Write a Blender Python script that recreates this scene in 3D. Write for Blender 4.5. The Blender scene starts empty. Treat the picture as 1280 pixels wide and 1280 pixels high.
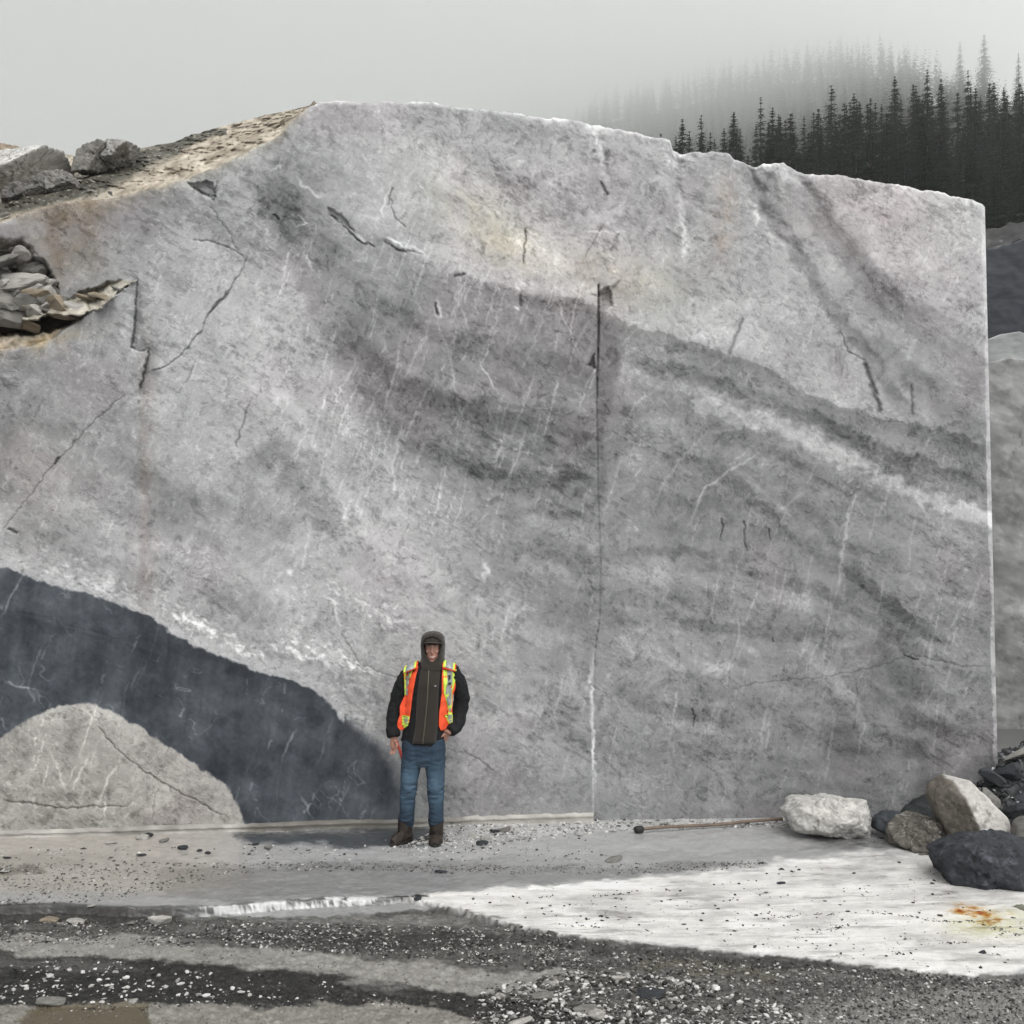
import bpy, bmesh, math, random
import numpy as np
from mathutils import Vector, Matrix
R = math.radians
random.seed(7); rng = np.random.default_rng(7)
sc = bpy.context.scene
COL = sc.collection

# ------------------------------------------------------------ camera, sky, sun, exposure
F = 1328.0; CH = 2.6; HY = 675.0          # focal length in px of the 1280 frame, eye height, horizon row
cd = bpy.data.cameras.new('camera'); cam = bpy.data.objects.new('camera', cd); COL.objects.link(cam)
cam.location = (0, 0, CH); cam.rotation_euler = (R(90), 0, 0)
cd.sensor_width = 36; cd.lens = F/1280*36; cd.shift_y = (HY-640)/1280
cd.clip_start = 0.1; cd.clip_end = 6000
sc.camera = cam
w = bpy.data.worlds.new('World'); sc.world = w; w.use_nodes = True
nt = w.node_tree; bg = nt.nodes['Background']
sky = nt.nodes.new('ShaderNodeTexSky'); sky.sky_type = 'NISHITA'; sky.sun_disc = False
sky.sun_elevation = R(52); sky.sun_rotation = R(160); sky.dust_density = 6; sky.air_density = 1.5
hs = nt.nodes.new('ShaderNodeHueSaturation'); hs.inputs['Saturation'].default_value = 0.06
mx = nt.nodes.new('ShaderNodeMix'); mx.data_type = 'RGBA'; mx.inputs[0].default_value = 0.75
# overcast cloud deck: brighter overhead, behind the camera and to the right, as thick cloud is towards a hidden sun
tcw = nt.nodes.new('ShaderNodeTexCoord'); dt = nt.nodes.new('ShaderNodeVectorMath'); dt.operation = 'DOT_PRODUCT'
nt.links.new(tcw.outputs['Generated'], dt.inputs[0]); dt.inputs[1].default_value = (.74, -.30, .60)
mw = nt.nodes.new('ShaderNodeMapRange'); mw.inputs[1].default_value = -.7; mw.inputs[2].default_value = 1.1; mw.interpolation_type = 'SMOOTHSTEP'
mw.inputs[3].default_value = .7; mw.inputs[4].default_value = 17.5
nt.links.new(dt.outputs['Value'], mw.inputs[0])
cw = nt.nodes.new('ShaderNodeVectorMath'); cw.operation = 'SCALE'; cw.inputs[0].default_value = (1, 1.01, 1.0)
nt.links.new(mw.outputs[0], cw.inputs['Scale']); nt.links.new(cw.outputs[0], mx.inputs[7])
nt.links.new(sky.outputs[0], hs.inputs['Color']); nt.links.new(hs.outputs[0], mx.inputs[6])
nt.links.new(mx.outputs[2], bg.inputs[0]); bg.inputs[1].default_value = 0.1
sl = bpy.data.lights.new('sun', 'SUN'); sl.energy = 1.4; sl.angle = R(35); sl.color = (1, .98, .95)
so = bpy.data.objects.new('sun', sl); COL.objects.link(so)
so.rotation_euler = (R(38), 0, R(20))                 # high, behind the camera and slightly right
vs = sc.view_settings; vs.view_transform = 'Standard'; vs.look = 'None'; vs.gamma = 1; vs.exposure = 0.33
sc.render.engine = 'CYCLES'
cy = sc.cycles; cy.use_denoising = True; cy.max_bounces = 12; cy.diffuse_bounces = 3; cy.volume_bounces = 12
cy.transparent_max_bounces = 16
FASTDBG = False

# ------------------------------------------------------------ noise
_T = np.random.default_rng(11).random((8, 256, 256)).astype(np.float32)
def vn(x, y, s=0):
    t = _T[s % 8]; ox = (s*37) % 251; oy = (s*91) % 241
    xi = np.floor(x); yi = np.floor(y); fx = (x-xi); fy = (y-yi)
    fx = fx*fx*(3-2*fx); fy = fy*fy*(3-2*fy)
    xi = (xi.astype(np.int64)+ox) & 255; yi = (yi.astype(np.int64)+oy) & 255
    x1 = (xi+1) & 255; y1 = (yi+1) & 255
    return (t[yi, xi]*(1-fx)+t[yi, x1]*fx)*(1-fy)+(t[y1, xi]*(1-fx)+t[y1, x1]*fx)*fy
def fbm(x, y, scale, octs=5, s=0, ang=0., asp=1., gain=.55):
    """~N(0,.5..1)-ish in -1..1; ang: direction of stretch (deg, image y down), asp: stretch"""
    c, n = math.cos(R(ang)), math.sin(R(ang))
    u = (x*c+y*n)/(scale*asp); v = (-x*n+y*c)/scale
    a = 1.; o = 0; tot = 0
    for i in range(octs):
        o = o+a*(vn(u+i*17.3, v+i*9.1, s+i)-.5)*2; tot += a*.6; a *= gain
        u, v = (u*.8-v*.6)*2.03, (u*.6+v*.8)*2.03
    if asp == 1.: return o/tot
    return o/tot
def fba(x, y, scale, octs=4, s=0, ang=0., asp=3., gain=.6):
    """stretched fbm that keeps its direction in every octave"""
    c, n = math.cos(R(ang)), math.sin(R(ang))
    u = (x*c+y*n)/(scale*asp); v = (-x*n+y*c)/scale
    a = 1.; o = 0; tot = 0
    for i in range(octs):
        o = o+a*(vn(u+i*17.3, v+i*9.1, s+i)-.5)*2; tot += a*.6; a *= gain; u = u*2.07; v = v*2.07
    return o/tot
def h3(i, j, k, s):
    n = (i*73856093) ^ (j*19349663) ^ (k*83492791) ^ (s*2654435761)
    n = (n ^ (n >> 13)) & 0xffffffff
    n = (n*1274126177) & 0xffffffff
    n = n ^ (n >> 16)
    return (n & 0xffff)/65535.0
def vn3(p, s=0):
    pi = np.floor(p).astype(np.int64); f = p-pi; f = f*f*(3-2*f); o = 0
    for a in (0, 1):
        for b in (0, 1):
            for c in (0, 1):
                wt = (f[:, 0] if a else 1-f[:, 0])*(f[:, 1] if b else 1-f[:, 1])*(f[:, 2] if c else 1-f[:, 2])
                o = o+wt*h3(pi[:, 0]+a, pi[:, 1]+b, pi[:, 2]+c, s)
    return o
def fbm3(p, octs=4, s=0, gain=.55):
    a = 1.; o = 0; tot = 0; q = p.copy()
    for i in range(octs):
        o = o+a*(vn3(q, s+i)-.5)*2; tot += a*.6; a *= gain; q = q*2.03+5.7
    return o/tot
def sstep(a, b, x):
    t = np.clip((x-a)/(b-a), 0, 1); return t*t*(3-2*t)
def lin(c):
    c = np.asarray(c, dtype=np.float64)/255.
    return np.where(c <= .04045, c/12.92, ((c+.055)/1.055)**2.4)
def interp(x, pts):
    pts = np.asarray(pts, dtype=float); return np.interp(x, pts[:, 0], pts[:, 1])
def polysd(x, y, poly):
    """signed distance, negative inside"""
    P = np.asarray(poly, float); n = len(P); d = np.full(x.shape, 1e9); ins = np.zeros(x.shape, bool)
    for i in range(n):
        ax, ay = P[i]; bx, by = P[(i+1) % n]; ex, ey = bx-ax, by-ay; L = ex*ex+ey*ey+1e-9
        t = np.clip(((x-ax)*ex+(y-ay)*ey)/L, 0, 1)
        d = np.minimum(d, (x-ax-t*ex)**2+(y-ay-t*ey)**2)
        if ay != by:
            c = (ay > y) != (by > y); ins ^= c & (x < (bx-ax)*(y-ay)/(by-ay)+ax)
    d = np.sqrt(d); return np.where(ins, -d, d)
def linedist(x, y, pts):
    d = np.full(x.shape, 1e9); tt = np.zeros(x.shape); n = len(pts)-1
    for i in range(n):
        ax, ay = pts[i]; bx, by = pts[i+1]; ex, ey = bx-ax, by-ay; L = ex*ex+ey*ey+1e-9
        t = np.clip(((x-ax)*ex+(y-ay)*ey)/L, 0, 1)
        q = (x-ax-t*ex)**2+(y-ay-t*ey)**2; m = q < d
        d = np.where(m, q, d); tt = np.where(m, (i+t)/n, tt)
    return np.sqrt(d), tt

# ------------------------------------------------------------ object helpers
def tag(o, label=None, cat=None, group=None, kind=None):
    if label: o['label'] = label
    if cat: o['category'] = cat
    if group: o['group'] = group
    if kind: o['kind'] = kind
    return o
def empty(name, loc, rz=0, **k):
    o = bpy.data.objects.new(name, None); COL.objects.link(o); o.location = loc; o.rotation_euler = (0, 0, rz)
    o.empty_display_size = .1
    return tag(o, **k)
def mesh_np(name, V, Fc, mat, parent=None, cols=None, wet=None, smooth=True, origin=None):
    """V (n,3); Fc (m,3|4); cols (n,3) linear; wet (n,) roughness"""
    V = np.asarray(V, np.float32); Fc = np.asarray(Fc, np.int32)
    if origin is not None: V = V-np.asarray(origin, np.float32)
    me = bpy.data.meshes.new(name); k = Fc.shape[1]
    me.vertices.add(len(V)); me.vertices.foreach_set('co', V.ravel())
    me.loops.add(Fc.size); me.loops.foreach_set('vertex_index', Fc.ravel())
    me.polygons.add(len(Fc)); me.polygons.foreach_set('loop_start', np.arange(0, Fc.size, k, dtype=np.int32))
    me.polygons.foreach_set('loop_total', np.full(len(Fc), k, np.int32))
    me.polygons.foreach_set('use_smooth', np.full(len(Fc), smooth, bool))
    me.update(calc_edges=True)
    if cols is not None:
        a = me.attributes.new('Col', 'FLOAT_COLOR', 'POINT')
        c = np.ones((len(V), 4), np.float32); c[:, :3] = np.clip(cols, 0.004, .92); a.data.foreach_set('color', c.ravel())
    if wet is not None:
        a = me.attributes.new('Rough', 'FLOAT', 'POINT'); a.data.foreach_set('value', np.asarray(wet, np.float32))
    me.materials.append(mat)
    o = bpy.data.objects.new(name, me); COL.objects.link(o)
    if origin is not None: o.location = origin
    if parent: o.parent = parent
    return o
def gridfaces(nr, nc):
    i = np.arange((nr-1)*(nc-1)); r = i//(nc-1); c = i % (nc-1); a = r*nc+c
    return np.stack([a, a+nc, a+nc+1, a+1], 1)
def recalc(o):
    bm = bmesh.new(); bm.from_mesh(o.data); bmesh.ops.recalc_face_normals(bm, faces=bm.faces); bm.to_mesh(o.data); bm.free()

# ------------------------------------------------------------ materials
def attr_mat(name, rough=.75, bump=.004, bscale=60., fine=.12, fscale=90., spec=.3, wet=False, bump2=0, b2s=8.):
    m = bpy.data.materials.new(name); m.use_nodes = True; t = m.node_tree; L = t.links.new; b = t.nodes['Principled BSDF']
    a = t.nodes.new('ShaderNodeAttribute'); a.attribute_name = 'Col'
    tc = t.nodes.new('ShaderNodeTexCoord')
    n = t.nodes.new('ShaderNodeTexNoise'); n.inputs['Scale'].default_value = fscale; n.inputs['Detail'].default_value = 6; n.inputs['Roughness'].default_value = .7
    L(tc.outputs['Object'], n.inputs['Vector'])
    mr = t.nodes.new('ShaderNodeMapRange'); mr.inputs[1].default_value = .25; mr.inputs[2].default_value = .75
    mr.inputs[3].default_value = 1-fine; mr.inputs[4].default_value = 1+fine; mr.clamp = False
    L(n.outputs[0], mr.inputs[0])
    v = t.nodes.new('ShaderNodeVectorMath'); v.operation = 'SCALE'
    L(a.outputs['Color'], v.inputs[0]); L(mr.outputs[0], v.inputs['Scale']); L(v.outputs[0], b.inputs['Base Color'])
    b.inputs['Specular IOR Level'].default_value = spec
    if wet:
        r = t.nodes.new('ShaderNodeAttribute'); r.attribute_name = 'Rough'; L(r.outputs['Fac'], b.inputs['Roughness'])
    else: b.inputs['Roughness'].default_value = rough
    n2 = t.nodes.new('ShaderNodeTexNoise'); n2.inputs['Scale'].default_value = bscale; n2.inputs['Detail'].default_value = 8; n2.inputs['Roughness'].default_value = .65
    L(tc.outputs['Object'], n2.inputs['Vector'])
    bp = t.nodes.new('ShaderNodeBump'); bp.inputs['Distance'].default_value = bump; bp.inputs['Strength'].default_value = 1
    L(n2.outputs[0], bp.inputs['Height'])
    if wet:
        # standing water lies smooth: bump strength follows roughness
        ms = t.nodes.new('ShaderNodeMapRange'); ms.inputs[1].default_value = .12; ms.inputs[2].default_value = .5
        L(r.outputs['Fac'], ms.inputs[0]); L(ms.outputs[0], bp.inputs['Strength'])
    L(bp.outputs[0], b.inputs['Normal'])
    return m
def plain(name, c, rough=.8, bump=.002, bscale=200, fine=.1, metal=0., sheen=0., spec=.3):
    m = bpy.data.materials.new(name); m.use_nodes = True; t = m.node_tree; L = t.links.new; b = t.nodes['Principled BSDF']
    tc = t.nodes.new('ShaderNodeTexCoord'); n = t.nodes.new('ShaderNodeTexNoise')
    n.inputs['Scale'].default_value = bscale*.3; n.inputs['Detail'].default_value = 6; L(tc.outputs['Object'], n.inputs['Vector'])
    cr = t.nodes.new('ShaderNodeMix'); cr.data_type = 'RGBA'
    cr.inputs[6].default_value = (*[x*(1-2*fine) for x in c], 1); cr.inputs[7].default_value = (*[min(1, x*(1+2*fine)) for x in c], 1)
    L(n.outputs[0], cr.inputs[0]); L(cr.outputs[2], b.inputs['Base Color'])
    b.inputs['Roughness'].default_value = rough; b.inputs['Metallic'].default_value = metal; b.inputs['Specular IOR Level'].default_value = spec
    b.inputs['Sheen Weight'].default_value = sheen
    n2 = t.nodes.new('ShaderNodeTexNoise'); n2.inputs['Scale'].default_value = bscale; L(tc.outputs['Object'], n2.inputs['Vector'])
    bp = t.nodes.new('ShaderNodeBump'); bp.inputs['Distance'].default_value = bump; L(n2.outputs[0], bp.inputs['Height']); L(bp.outputs[0], b.inputs['Normal'])
    return m
M_wall = attr_mat('marble', rough=.62, bump=.0007, bscale=34, fine=.10, fscale=80)
M_rock = attr_mat('broken_rock', rough=.75, bump=.007, bscale=20, fine=.25, fscale=34)
M_ground = attr_mat('wet_mud', bump=.0032, bscale=45, fine=.16, fscale=70, wet=True, spec=.5)
M_peb = attr_mat('gravel', rough=.6, bump=.001, bscale=120, fine=.1, fscale=60)

# ------------------------------------------------------------ THE QUARRY FACE
def Yw(px): return 9.33+.55*np.minimum(px, 745)/745+.1*np.maximum(px-745, 0)/500
TOP = [(-260, 330), (-100, 300), (0, 278), (25, 270), (45, 262), (100, 250), (160, 243), (210, 233), (235, 223), (262, 213), (290, 200), (330, 180), (352, 168),
       (362, 153), (385, 134), (400, 126), (415, 124), (440, 127), (500, 129), (520, 127), (545, 129), (560, 134), (600, 137), (640, 141), (680, 148), (705, 148),
       (740, 156), (770, 160), (800, 166), (832, 174), (838, 176), (841, 188), (850, 193), (870, 190), (895, 190), (912, 193), (925, 203), (940, 208),
       (955, 205), (968, 203), (980, 204), (992, 212), (1010, 217), (1060, 222), (1110, 230), (1160, 238), (1200, 247), (1228, 254), (1231, 259)]
ucol = np.concatenate([np.arange(-260, 0, 4.), np.arange(0, 1231, 1.25), [1231.]])
NC = len(ucol); NR = 730
top = interp(ucol, TOP)+fbm(ucol, ucol*0, 9, 4, 3)*1.6+fbm(ucol, ucol*0+9, 40, 3, 5)*1.5
bot = HY+F*(CH+.06)/Yw(ucol)
tt = np.linspace(0, 1, NR)[:, None]
py = top[None, :]+(bot-top)[None, :]*tt
px = ucol[None, :]+np.maximum(ucol-745, 0)[None, :]/486*(py-255)*16/695
X, Y = px.astype(np.float64), py.astype(np.float64)
tabx = np.arange(0, 1281, 80.); taby = np.arange(160, 1041, 80.)
TAB = np.array([
 [150,150,150,150,155,160,172,172,168,170,168,165,165,170,175,180,180],
 [140,130,140,155,156,163,175,176,172,165,163,162,160,164,180,182,180],
 [135,135,142,168,160,150,160,178,180,180,174,168,168,160,162,180,180],
 [125,140,155,172,172,150,138,140,148,145,163,175,173,165,152,165,172],
 [140,150,160,172,176,160,138,137,138,132,136,145,160,160,152,148,160],
 [145,155,152,165,165,170,148,135,138,133,142,134,142,150,140,138,150],
 [150,160,155,150,160,172,168,153,143,138,132,124,124,130,136,150,152],
 [152,160,165,163,165,170,170,165,150,137,142,130,128,128,130,132,135],
 [150,155,160,165,162,170,168,166,160,143,142,135,132,128,123,126,128],
 [152,158,158,158,158,155,156,160,162,153,143,132,132,127,123,122,122],
 [155,160,162,162,160,155,155,155,150,148,142,137,130,124,120,118,112],
 [155,155,155,155,155,152,150,145,148,148,144,134,127,121,116,108,106]], float)
def table(x, y):
    fx = np.clip(x/80., 0, 15.999); fy = np.clip((y-160)/80., 0, 10.999)
    xi = fx.astype(int); yi = fy.astype(int); a = fx-xi; b = fy-yi; a = a*a*(3-2*a); b = b*b*(3-2*b)
    return (TAB[yi, xi]*(1-a)+TAB[yi, xi+1]*a)*(1-b)+(TAB[yi+1, xi]*(1-a)+TAB[yi+1, xi+1]*a)*b
wx = X+fbm(X, Y, 60, 4, 1)*22; wy = Y+fbm(X, Y, 60, 4, 2)*22
sx = X+fbm(X, Y, 14, 4, 4)*5; sy = Y+fbm(X, Y, 14, 4, 6)*5     # small warp for band edges
g = table(wx, wy)
D = np.zeros_like(g)                                           # depth behind the cut plane, metres
tint = np.zeros(g.shape+(3,))
def zone(poly, dv, soft=14, warp=1., tex=0.):
    global g
    s = polysd(X+(sx-X)*warp, Y+(sy-Y)*warp, poly); m = 1-sstep(-soft, soft, s)
    if tex: m = m*np.clip(1+tex*fba(X, Y, 7, 4, 12, 28, 3), 0, 1.6)
    g = g+dv*m; return m
# banding that follows the fold of the rock
fold = 28+12*np.sin((X-300)/500.)
g += fba(X, Y, 26, 4, 20, 27, 4)*5.5
g += fba(sx, sy, 9, 4, 24, 33, 2.4)*2.2
qx_ = X+fbm(X, Y, 44, 3, 150)*20; qy_ = Y+fbm(X, Y, 44, 3, 151)*20
g += fbm(qx_, qy_, 46, 5, 152)*8                                   # smoky clouds
cl = fbm(qx_, qy_, 24, 5, 153, gain=.62); g -= 11*sstep(.28, .6, cl)*sstep(-.3, .6, fbm(X, Y, 110, 2, 154)); g += 7*sstep(.25, .6, fbm(qx_, qy_, 36, 4, 155))
g += np.random.default_rng(5).normal(0, 3.2, g.shape)
rp = sstep(700, 900, X)*sstep(420, 620, Y)
g += rp*fba(sx, sy, 11, 4, 30, 8, 6)*7
g += fbm(X, Y, 7, 4, 31, gain=.7)*4.6+fbm(X, Y, 3, 2, 33)*3.4
for sc_i, thr, dv, sd in [(15, .36, -9, 170), (22, .40, -10, 174), (12, .44, 8, 178), (26, .44, 8, 182), (8, .46, -18, 186), (6, .48, -18, 190), (5, .55, 13, 194)]:
    n_ = fbm((X+qx_)/2+sd, (Y+qy_)/2, sc_i, 5, sd, gain=.72); g += dv*sstep(thr, thr+.09, n_)*sstep(-.35, .25, fbm(X+sd*3, Y, 80, 2, sd+1))
# upper pale rock / darker belt boundary
belt = [(352, 232), (400, 250), (470, 292), (560, 338), (640, 362), (700, 372), (742, 380), (800, 408), (880, 430), (940, 452), (1000, 486), (1060, 510), (1110, 522), (1165, 534), (1210, 548), (1242, 585),
        (1242, 640), (1150, 615), (1060, 560), (960, 530), (880, 520), (800, 520), (760, 600), (742, 640), (640, 620), (540, 560), (440, 470), (385, 380), (340, 300)]
zone(belt, -14, 7, 1.2, .2)
bt = [(352, 232), (400, 250), (470, 292), (560, 338), (640, 362), (700, 372), (742, 380), (800, 408), (880, 430), (940, 452), (1000, 486), (1060, 510), (1110, 522), (1160, 533)]
s = polysd(sx, sy, bt+[(1260, 560), (1400, 0), (300, 0)]); g += 9*np.exp(-(np.clip(-s, 0, 99)/22.)**2)*(s < 0)*(X > 700)
g -= 15*np.exp(-(np.clip(s-8, 0, 99)/14.)**2)*sstep(-1, 2, s)*(X > 560)
# dark diagonal stripes in the upper right
def stripe(pts, wd, dv, warp=1., tex=.4, taper=True, frq=7):
    global g
    d, t = linedist(X+(sx-X)*warp, Y+(sy-Y)*warp, pts)
    k = np.exp(-(d/(wd*1.05))**6)*(np.sin(np.clip(t, 0, 1)*math.pi)**.4 if taper else 1)
    k = k*np.clip(1+tex*fba(X, Y, frq, 4, 40, 40, 3), 0, 2); g += dv*k; return k
stripe([(925, 206), (960, 262), (1010, 340), (1050, 400), (1085, 440), (1120, 500), (1150, 530)], 9, -24)
stripe([(990, 222), (1030, 275), (1070, 330), (1120, 385), (1180, 430), (1236, 470)], 17, -25)
stripe([(1060, 300), (1110, 360), (1170, 400), (1232, 430)], 10, -12)
stripe([(1085, 425), (1140, 470), (1200, 520), (1240, 560)], 16, -20)
stripe([(1000, 260), (1090, 300), (1180, 350)], 30, 8)
stripe([(1100, 470), (1170, 500), (1236, 510)], 12, 10)
stripe([(1130, 340), (1190, 365), (1234, 372)], 10, -10, frq=4)
for pts, wd, dv in [([(760, 440), (840, 460), (930, 490), (1030, 530), (1130, 575), (1236, 610)], 8, -16), ([(770, 465), (850, 485), (930, 505)], 7, 14), ([(900, 545), (990, 575), (1080, 620), (1160, 665), (1240, 700)], 9, -16),
                    ([(980, 560), (1060, 610), (1150, 660), (1236, 690)], 5, 12), ([(820, 560), (900, 590), (960, 640), (1030, 700)], 10, -13), ([(1000, 620), (1040, 670), (1110, 710), (1200, 740)], 8, -13), ([(1060, 690), (1130, 720), (1236, 770)], 6, 14),
                    ([(940, 720), (1030, 740), (1130, 800), (1200, 850)], 8, -12), ([(760, 690), (860, 690), (960, 700)], 7, -14), ([(755, 768), (850, 780), (960, 790), (1060, 800)], 8, -14), ([(770, 800), (860, 830), (960, 840)], 10, 10), ([(1060, 850), (1140, 900), (1230, 930)], 12, -12),
                    ([(760, 860), (830, 890), (930, 900)], 9, -12), ([(800, 930), (900, 950), (1000, 960)], 12, -9), ([(1000, 800), (1060, 870), (1100, 940)], 8, 12), ([(1150, 800), (1190, 860), (1236, 900)], 9, 10),
                    ([(400, 300), (470, 370), (560, 420), (660, 450), (740, 470)], 15, -12), ([(430, 420), (500, 480), (600, 520), (735, 550)], 10, -12), ([(440, 340), (540, 400), (640, 410)], 8, 12), ([(480, 450), (560, 480), (660, 500), (740, 510)], 7, 12),
                    ([(470, 520), (560, 580), (660, 600), (745, 600)], 9, -12), ([(560, 560), (640, 570), (740, 575)], 6, 10), ([(640, 640), (700, 640), (748, 650)], 7, -12), ([(180, 300), (260, 330), (330, 400), (400, 520)], 26, 8), ([(0, 520), (90, 540), (180, 600), (300, 640)], 12, -9), ([(0, 600), (120, 650), (260, 700), (400, 760)], 14, 8),
                    ([(0, 640), (100, 690), (220, 740)], 9, -9), ([(330, 200), (360, 280), (420, 330)], 20, -14), ([(560, 170), (650, 230), (760, 300)], 16, -8), ([(480, 160), (560, 220), (640, 270), (720, 330)], 20, 7), ([(300, 430), (380, 560), (470, 690)], 22, 8), ([(420, 640), (520, 700), (600, 760)], 20, 7)]:
    stripe(pts, wd, dv*1.35, tex=.35, warp=1.2)
# pale dyke in the right half
stripe([(880, 510), (960, 528), (1030, 556), (1085, 580), (1130, 610), (1180, 632), (1240, 650)], 10.5, 30, tex=.2, taper=False, warp=1.8)
stripe([(960, 515), (1040, 545), (1130, 590), (1236, 600)], 22, -12, frq=4)
stripe([(925, 590), (965, 630), (1005, 670), (1040, 690)], 7, 12)
stripe([(1040, 690), (1060, 706), (1100, 740), (1150, 780), (1180, 800)], 12, -14, tex=.2)
stripe([(1035, 640), (1060, 700), (1110, 740), (1160, 775), (1210, 810)], 5, 12, tex=.2)
stripe([(770, 470), (810, 500), (850, 560)], 18, 14)
stripe([(780, 770), (840, 790), (890, 830), (905, 845)], 14, 16, frq=4)
stripe([(740, 715), (830, 722), (920, 730), (1030, 760)], 11, 15)
stripe([(900, 660), (950, 710), (1010, 765)], 10, 10)
stripe([(745, 742), (800, 748), (870, 755)], 9, -14)
stripe([(860, 600), (900, 640), (960, 690)], 26, -10)
stripe([(1085, 800), (1110, 850), (1150, 880)], 22, -10)
zone([(1058, 706), (1066, 702), (1100, 733), (1130, 757), (1152, 785), (1178, 802), (1140, 800), (1110, 782), (1090, 762), (1060, 752)], -17, 2.5, .8, .2)
zone([(1092, 792), (1125, 788), (1150, 830), (1172, 870), (1130, 880), (1112, 850)], -11, 5, 1, .3)
zone([(985, 895), (1060, 905), (1150, 925), (1180, 955), (1060, 945), (990, 925)], -13, 6, 1, .3)
# patches in the left half
zone([(308, 572), (345, 545), (395, 570), (415, 620), (438, 668), (400, 660), (350, 610)], -26, 9, 1.6, .3)
zone([(455, 480), (520, 470), (620, 500), (742, 520), (742, 610), (660, 610), (560, 600), (480, 560)], -9, 16, 2, .5)
zone([(620, 680), (680, 670), (742, 690), (748, 780), (700, 790), (650, 760), (625, 720)], -16, 10, 1.6, .4)
stripe([(640, 702), (690, 712), (745, 732)], 9, 20)
stripe([(650, 640), (700, 665), (748, 685)], 8, 14)
stripe([(330, 290), (370, 400), (430, 520), (520, 600), (610, 640)], 20, 9, tex=.3)
stripe([(200, 650), (260, 680), (300, 740)], 14, -8); stripe([(150, 540), (210, 640), (280, 640)], 16, -12, frq=4)
stripe([(60, 560), (110, 600), (150, 620)], 16, -9, frq=4); stripe([(230, 730), (280, 750), (310, 770)], 10, -14, frq=4)
stripe([(410, 180), (330, 300), (360, 340)], 30, -10); stripe([(340, 215), (400, 280)], 34, -8, frq=5)
stripe([(470, 360), (430, 430), (490, 500)], 26, -9)
stripe([(640, 855), (700, 880), (745, 930)], 18, -12, frq=4); stripe([(640, 900), (720, 920)], 10, -10, frq=4)
# flecks: small dark and pale streaked grains
fl = fba(X, Y, 3.2, 3, 50, 33, 2.6); dens = fbm(X, Y, 45, 3, 52)
g -= 13*sstep(.6, .9, fl+.45*dens)*sstep(-.3, .5, dens)
fl2 = fba(X, Y, 6, 3, 54, 30, 2.4); dens2 = fbm(X, Y, 90, 3, 55)
g -= 17*sstep(.62, .85, fl2+.5*dens2-.12*(Y > 380))*sstep(-.2, .4, dens2)
wf = fba(X, Y, 2.6, 3, 57, 25, 2.2); wd_ = fbm(X, Y, 50, 3, 58)
g += 12*sstep(.72, 1.0, wf+.5*wd_)*sstep(-.1, .5, wd_)
g = np.where(g > 150, 143+(g-150)*1.0, g-5*sstep(120, 150, g)-2); g -= 7*sstep(850, 980, Y); g += 3*sstep(870, 930, Y)*(X < 330)
# dark slate lens and the pale triangle below it
slate = [(-280, 640), (-100, 680), (0, 709), (60, 727), (120, 747), (170, 764), (200, 778), (225, 797), (262, 813), (320, 837), (372, 856), (410, 880), (445, 912), (470, 938), (478, 960), (492, 1000), (497, 1060),
         (310, 1060), (303, 1028), (297, 1008), (282, 988), (252, 966), (225, 948), (200, 928), (170, 904), (142, 888), (110, 879), (85, 880), (60, 890), (30, 905), (0, 926), (-280, 1060)]
lx = X+fbm(X, Y, 9, 4, 60)*2.4+fbm(X, Y, 45, 2, 64)*4; ly = Y+fbm(X, Y, 9, 4, 61)*2.4+fbm(X, Y, 45, 2, 65)*4
s = polysd(lx, ly, slate); low = sstep(820, 1000, Y)*(X > 300)
ms = 1-sstep(-2, 1.6+low*26*(X > 430), s)
gs = 72+fba(X, Y, 14, 4, 62, 20, 3)*5+fbm(X, Y, 40, 3, 63)*6+fbm(X, Y, 3, 3, 64)*3.5
gs += 10*(1-sstep(0, 22, -s))*(X < 230); gs += 9*sstep(.1, .9, fbm(X, Y, 34, 5, 160, gain=.6))-9*sstep(.1, .8, fbm(X, Y, 30, 5, 161, gain=.6))+fba(X, Y, 9, 4, 167, 97, 8)*5+fbm(X, Y, 5, 3, 168, gain=.7)*3; gs += 7*fbm(qx_, qy_, 60, 4, 166)+28*(1-sstep(0, .05, np.abs(fbm(qx_, qy_, 40, 3, 162))))*sstep(.1, .7, fbm(X, Y, 40, 2, 163))
gs -= 16*np.exp(-((X-182-(Y-800)*.1)/26)**2)*sstep(770, 800, Y)*(1-sstep(860, 900, Y))
gs += 9*sstep(330, 470, X)-4
d, t = linedist(lx, ly, [(0, 762), (60, 775), (120, 792), (150, 802)]); gs += np.where(Y < interp(X, [(0, 762), (150, 802), (240, 830)]), 7, 0)*(X < 210); gs -= 9*np.exp(-(d/1.5)**2)
g = g*(1-ms)+gs*ms
mt = ms[..., None]*np.array([-5.5, -.6, 6.0]); tint += mt
low_tri = (Y > 870)*(X < 330)*(1-ms); tint += low_tri[..., None]*np.array([3.5, 1., -4.])
g -= low_tri*sstep(.3, .9, fbm(X, Y, 30, 4, 66))*14
rim = np.exp(-((s-10)/14.)**2)*(s > 0)*(Y < 900)*(X < 480); g += rim*(7+12*sstep(.2, .7, fbm(X, Y, 5, 3, 67)))
g -= rim*22*sstep(.45, .8, fba(X, Y, 4, 3, 68, 20, 2))
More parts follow.
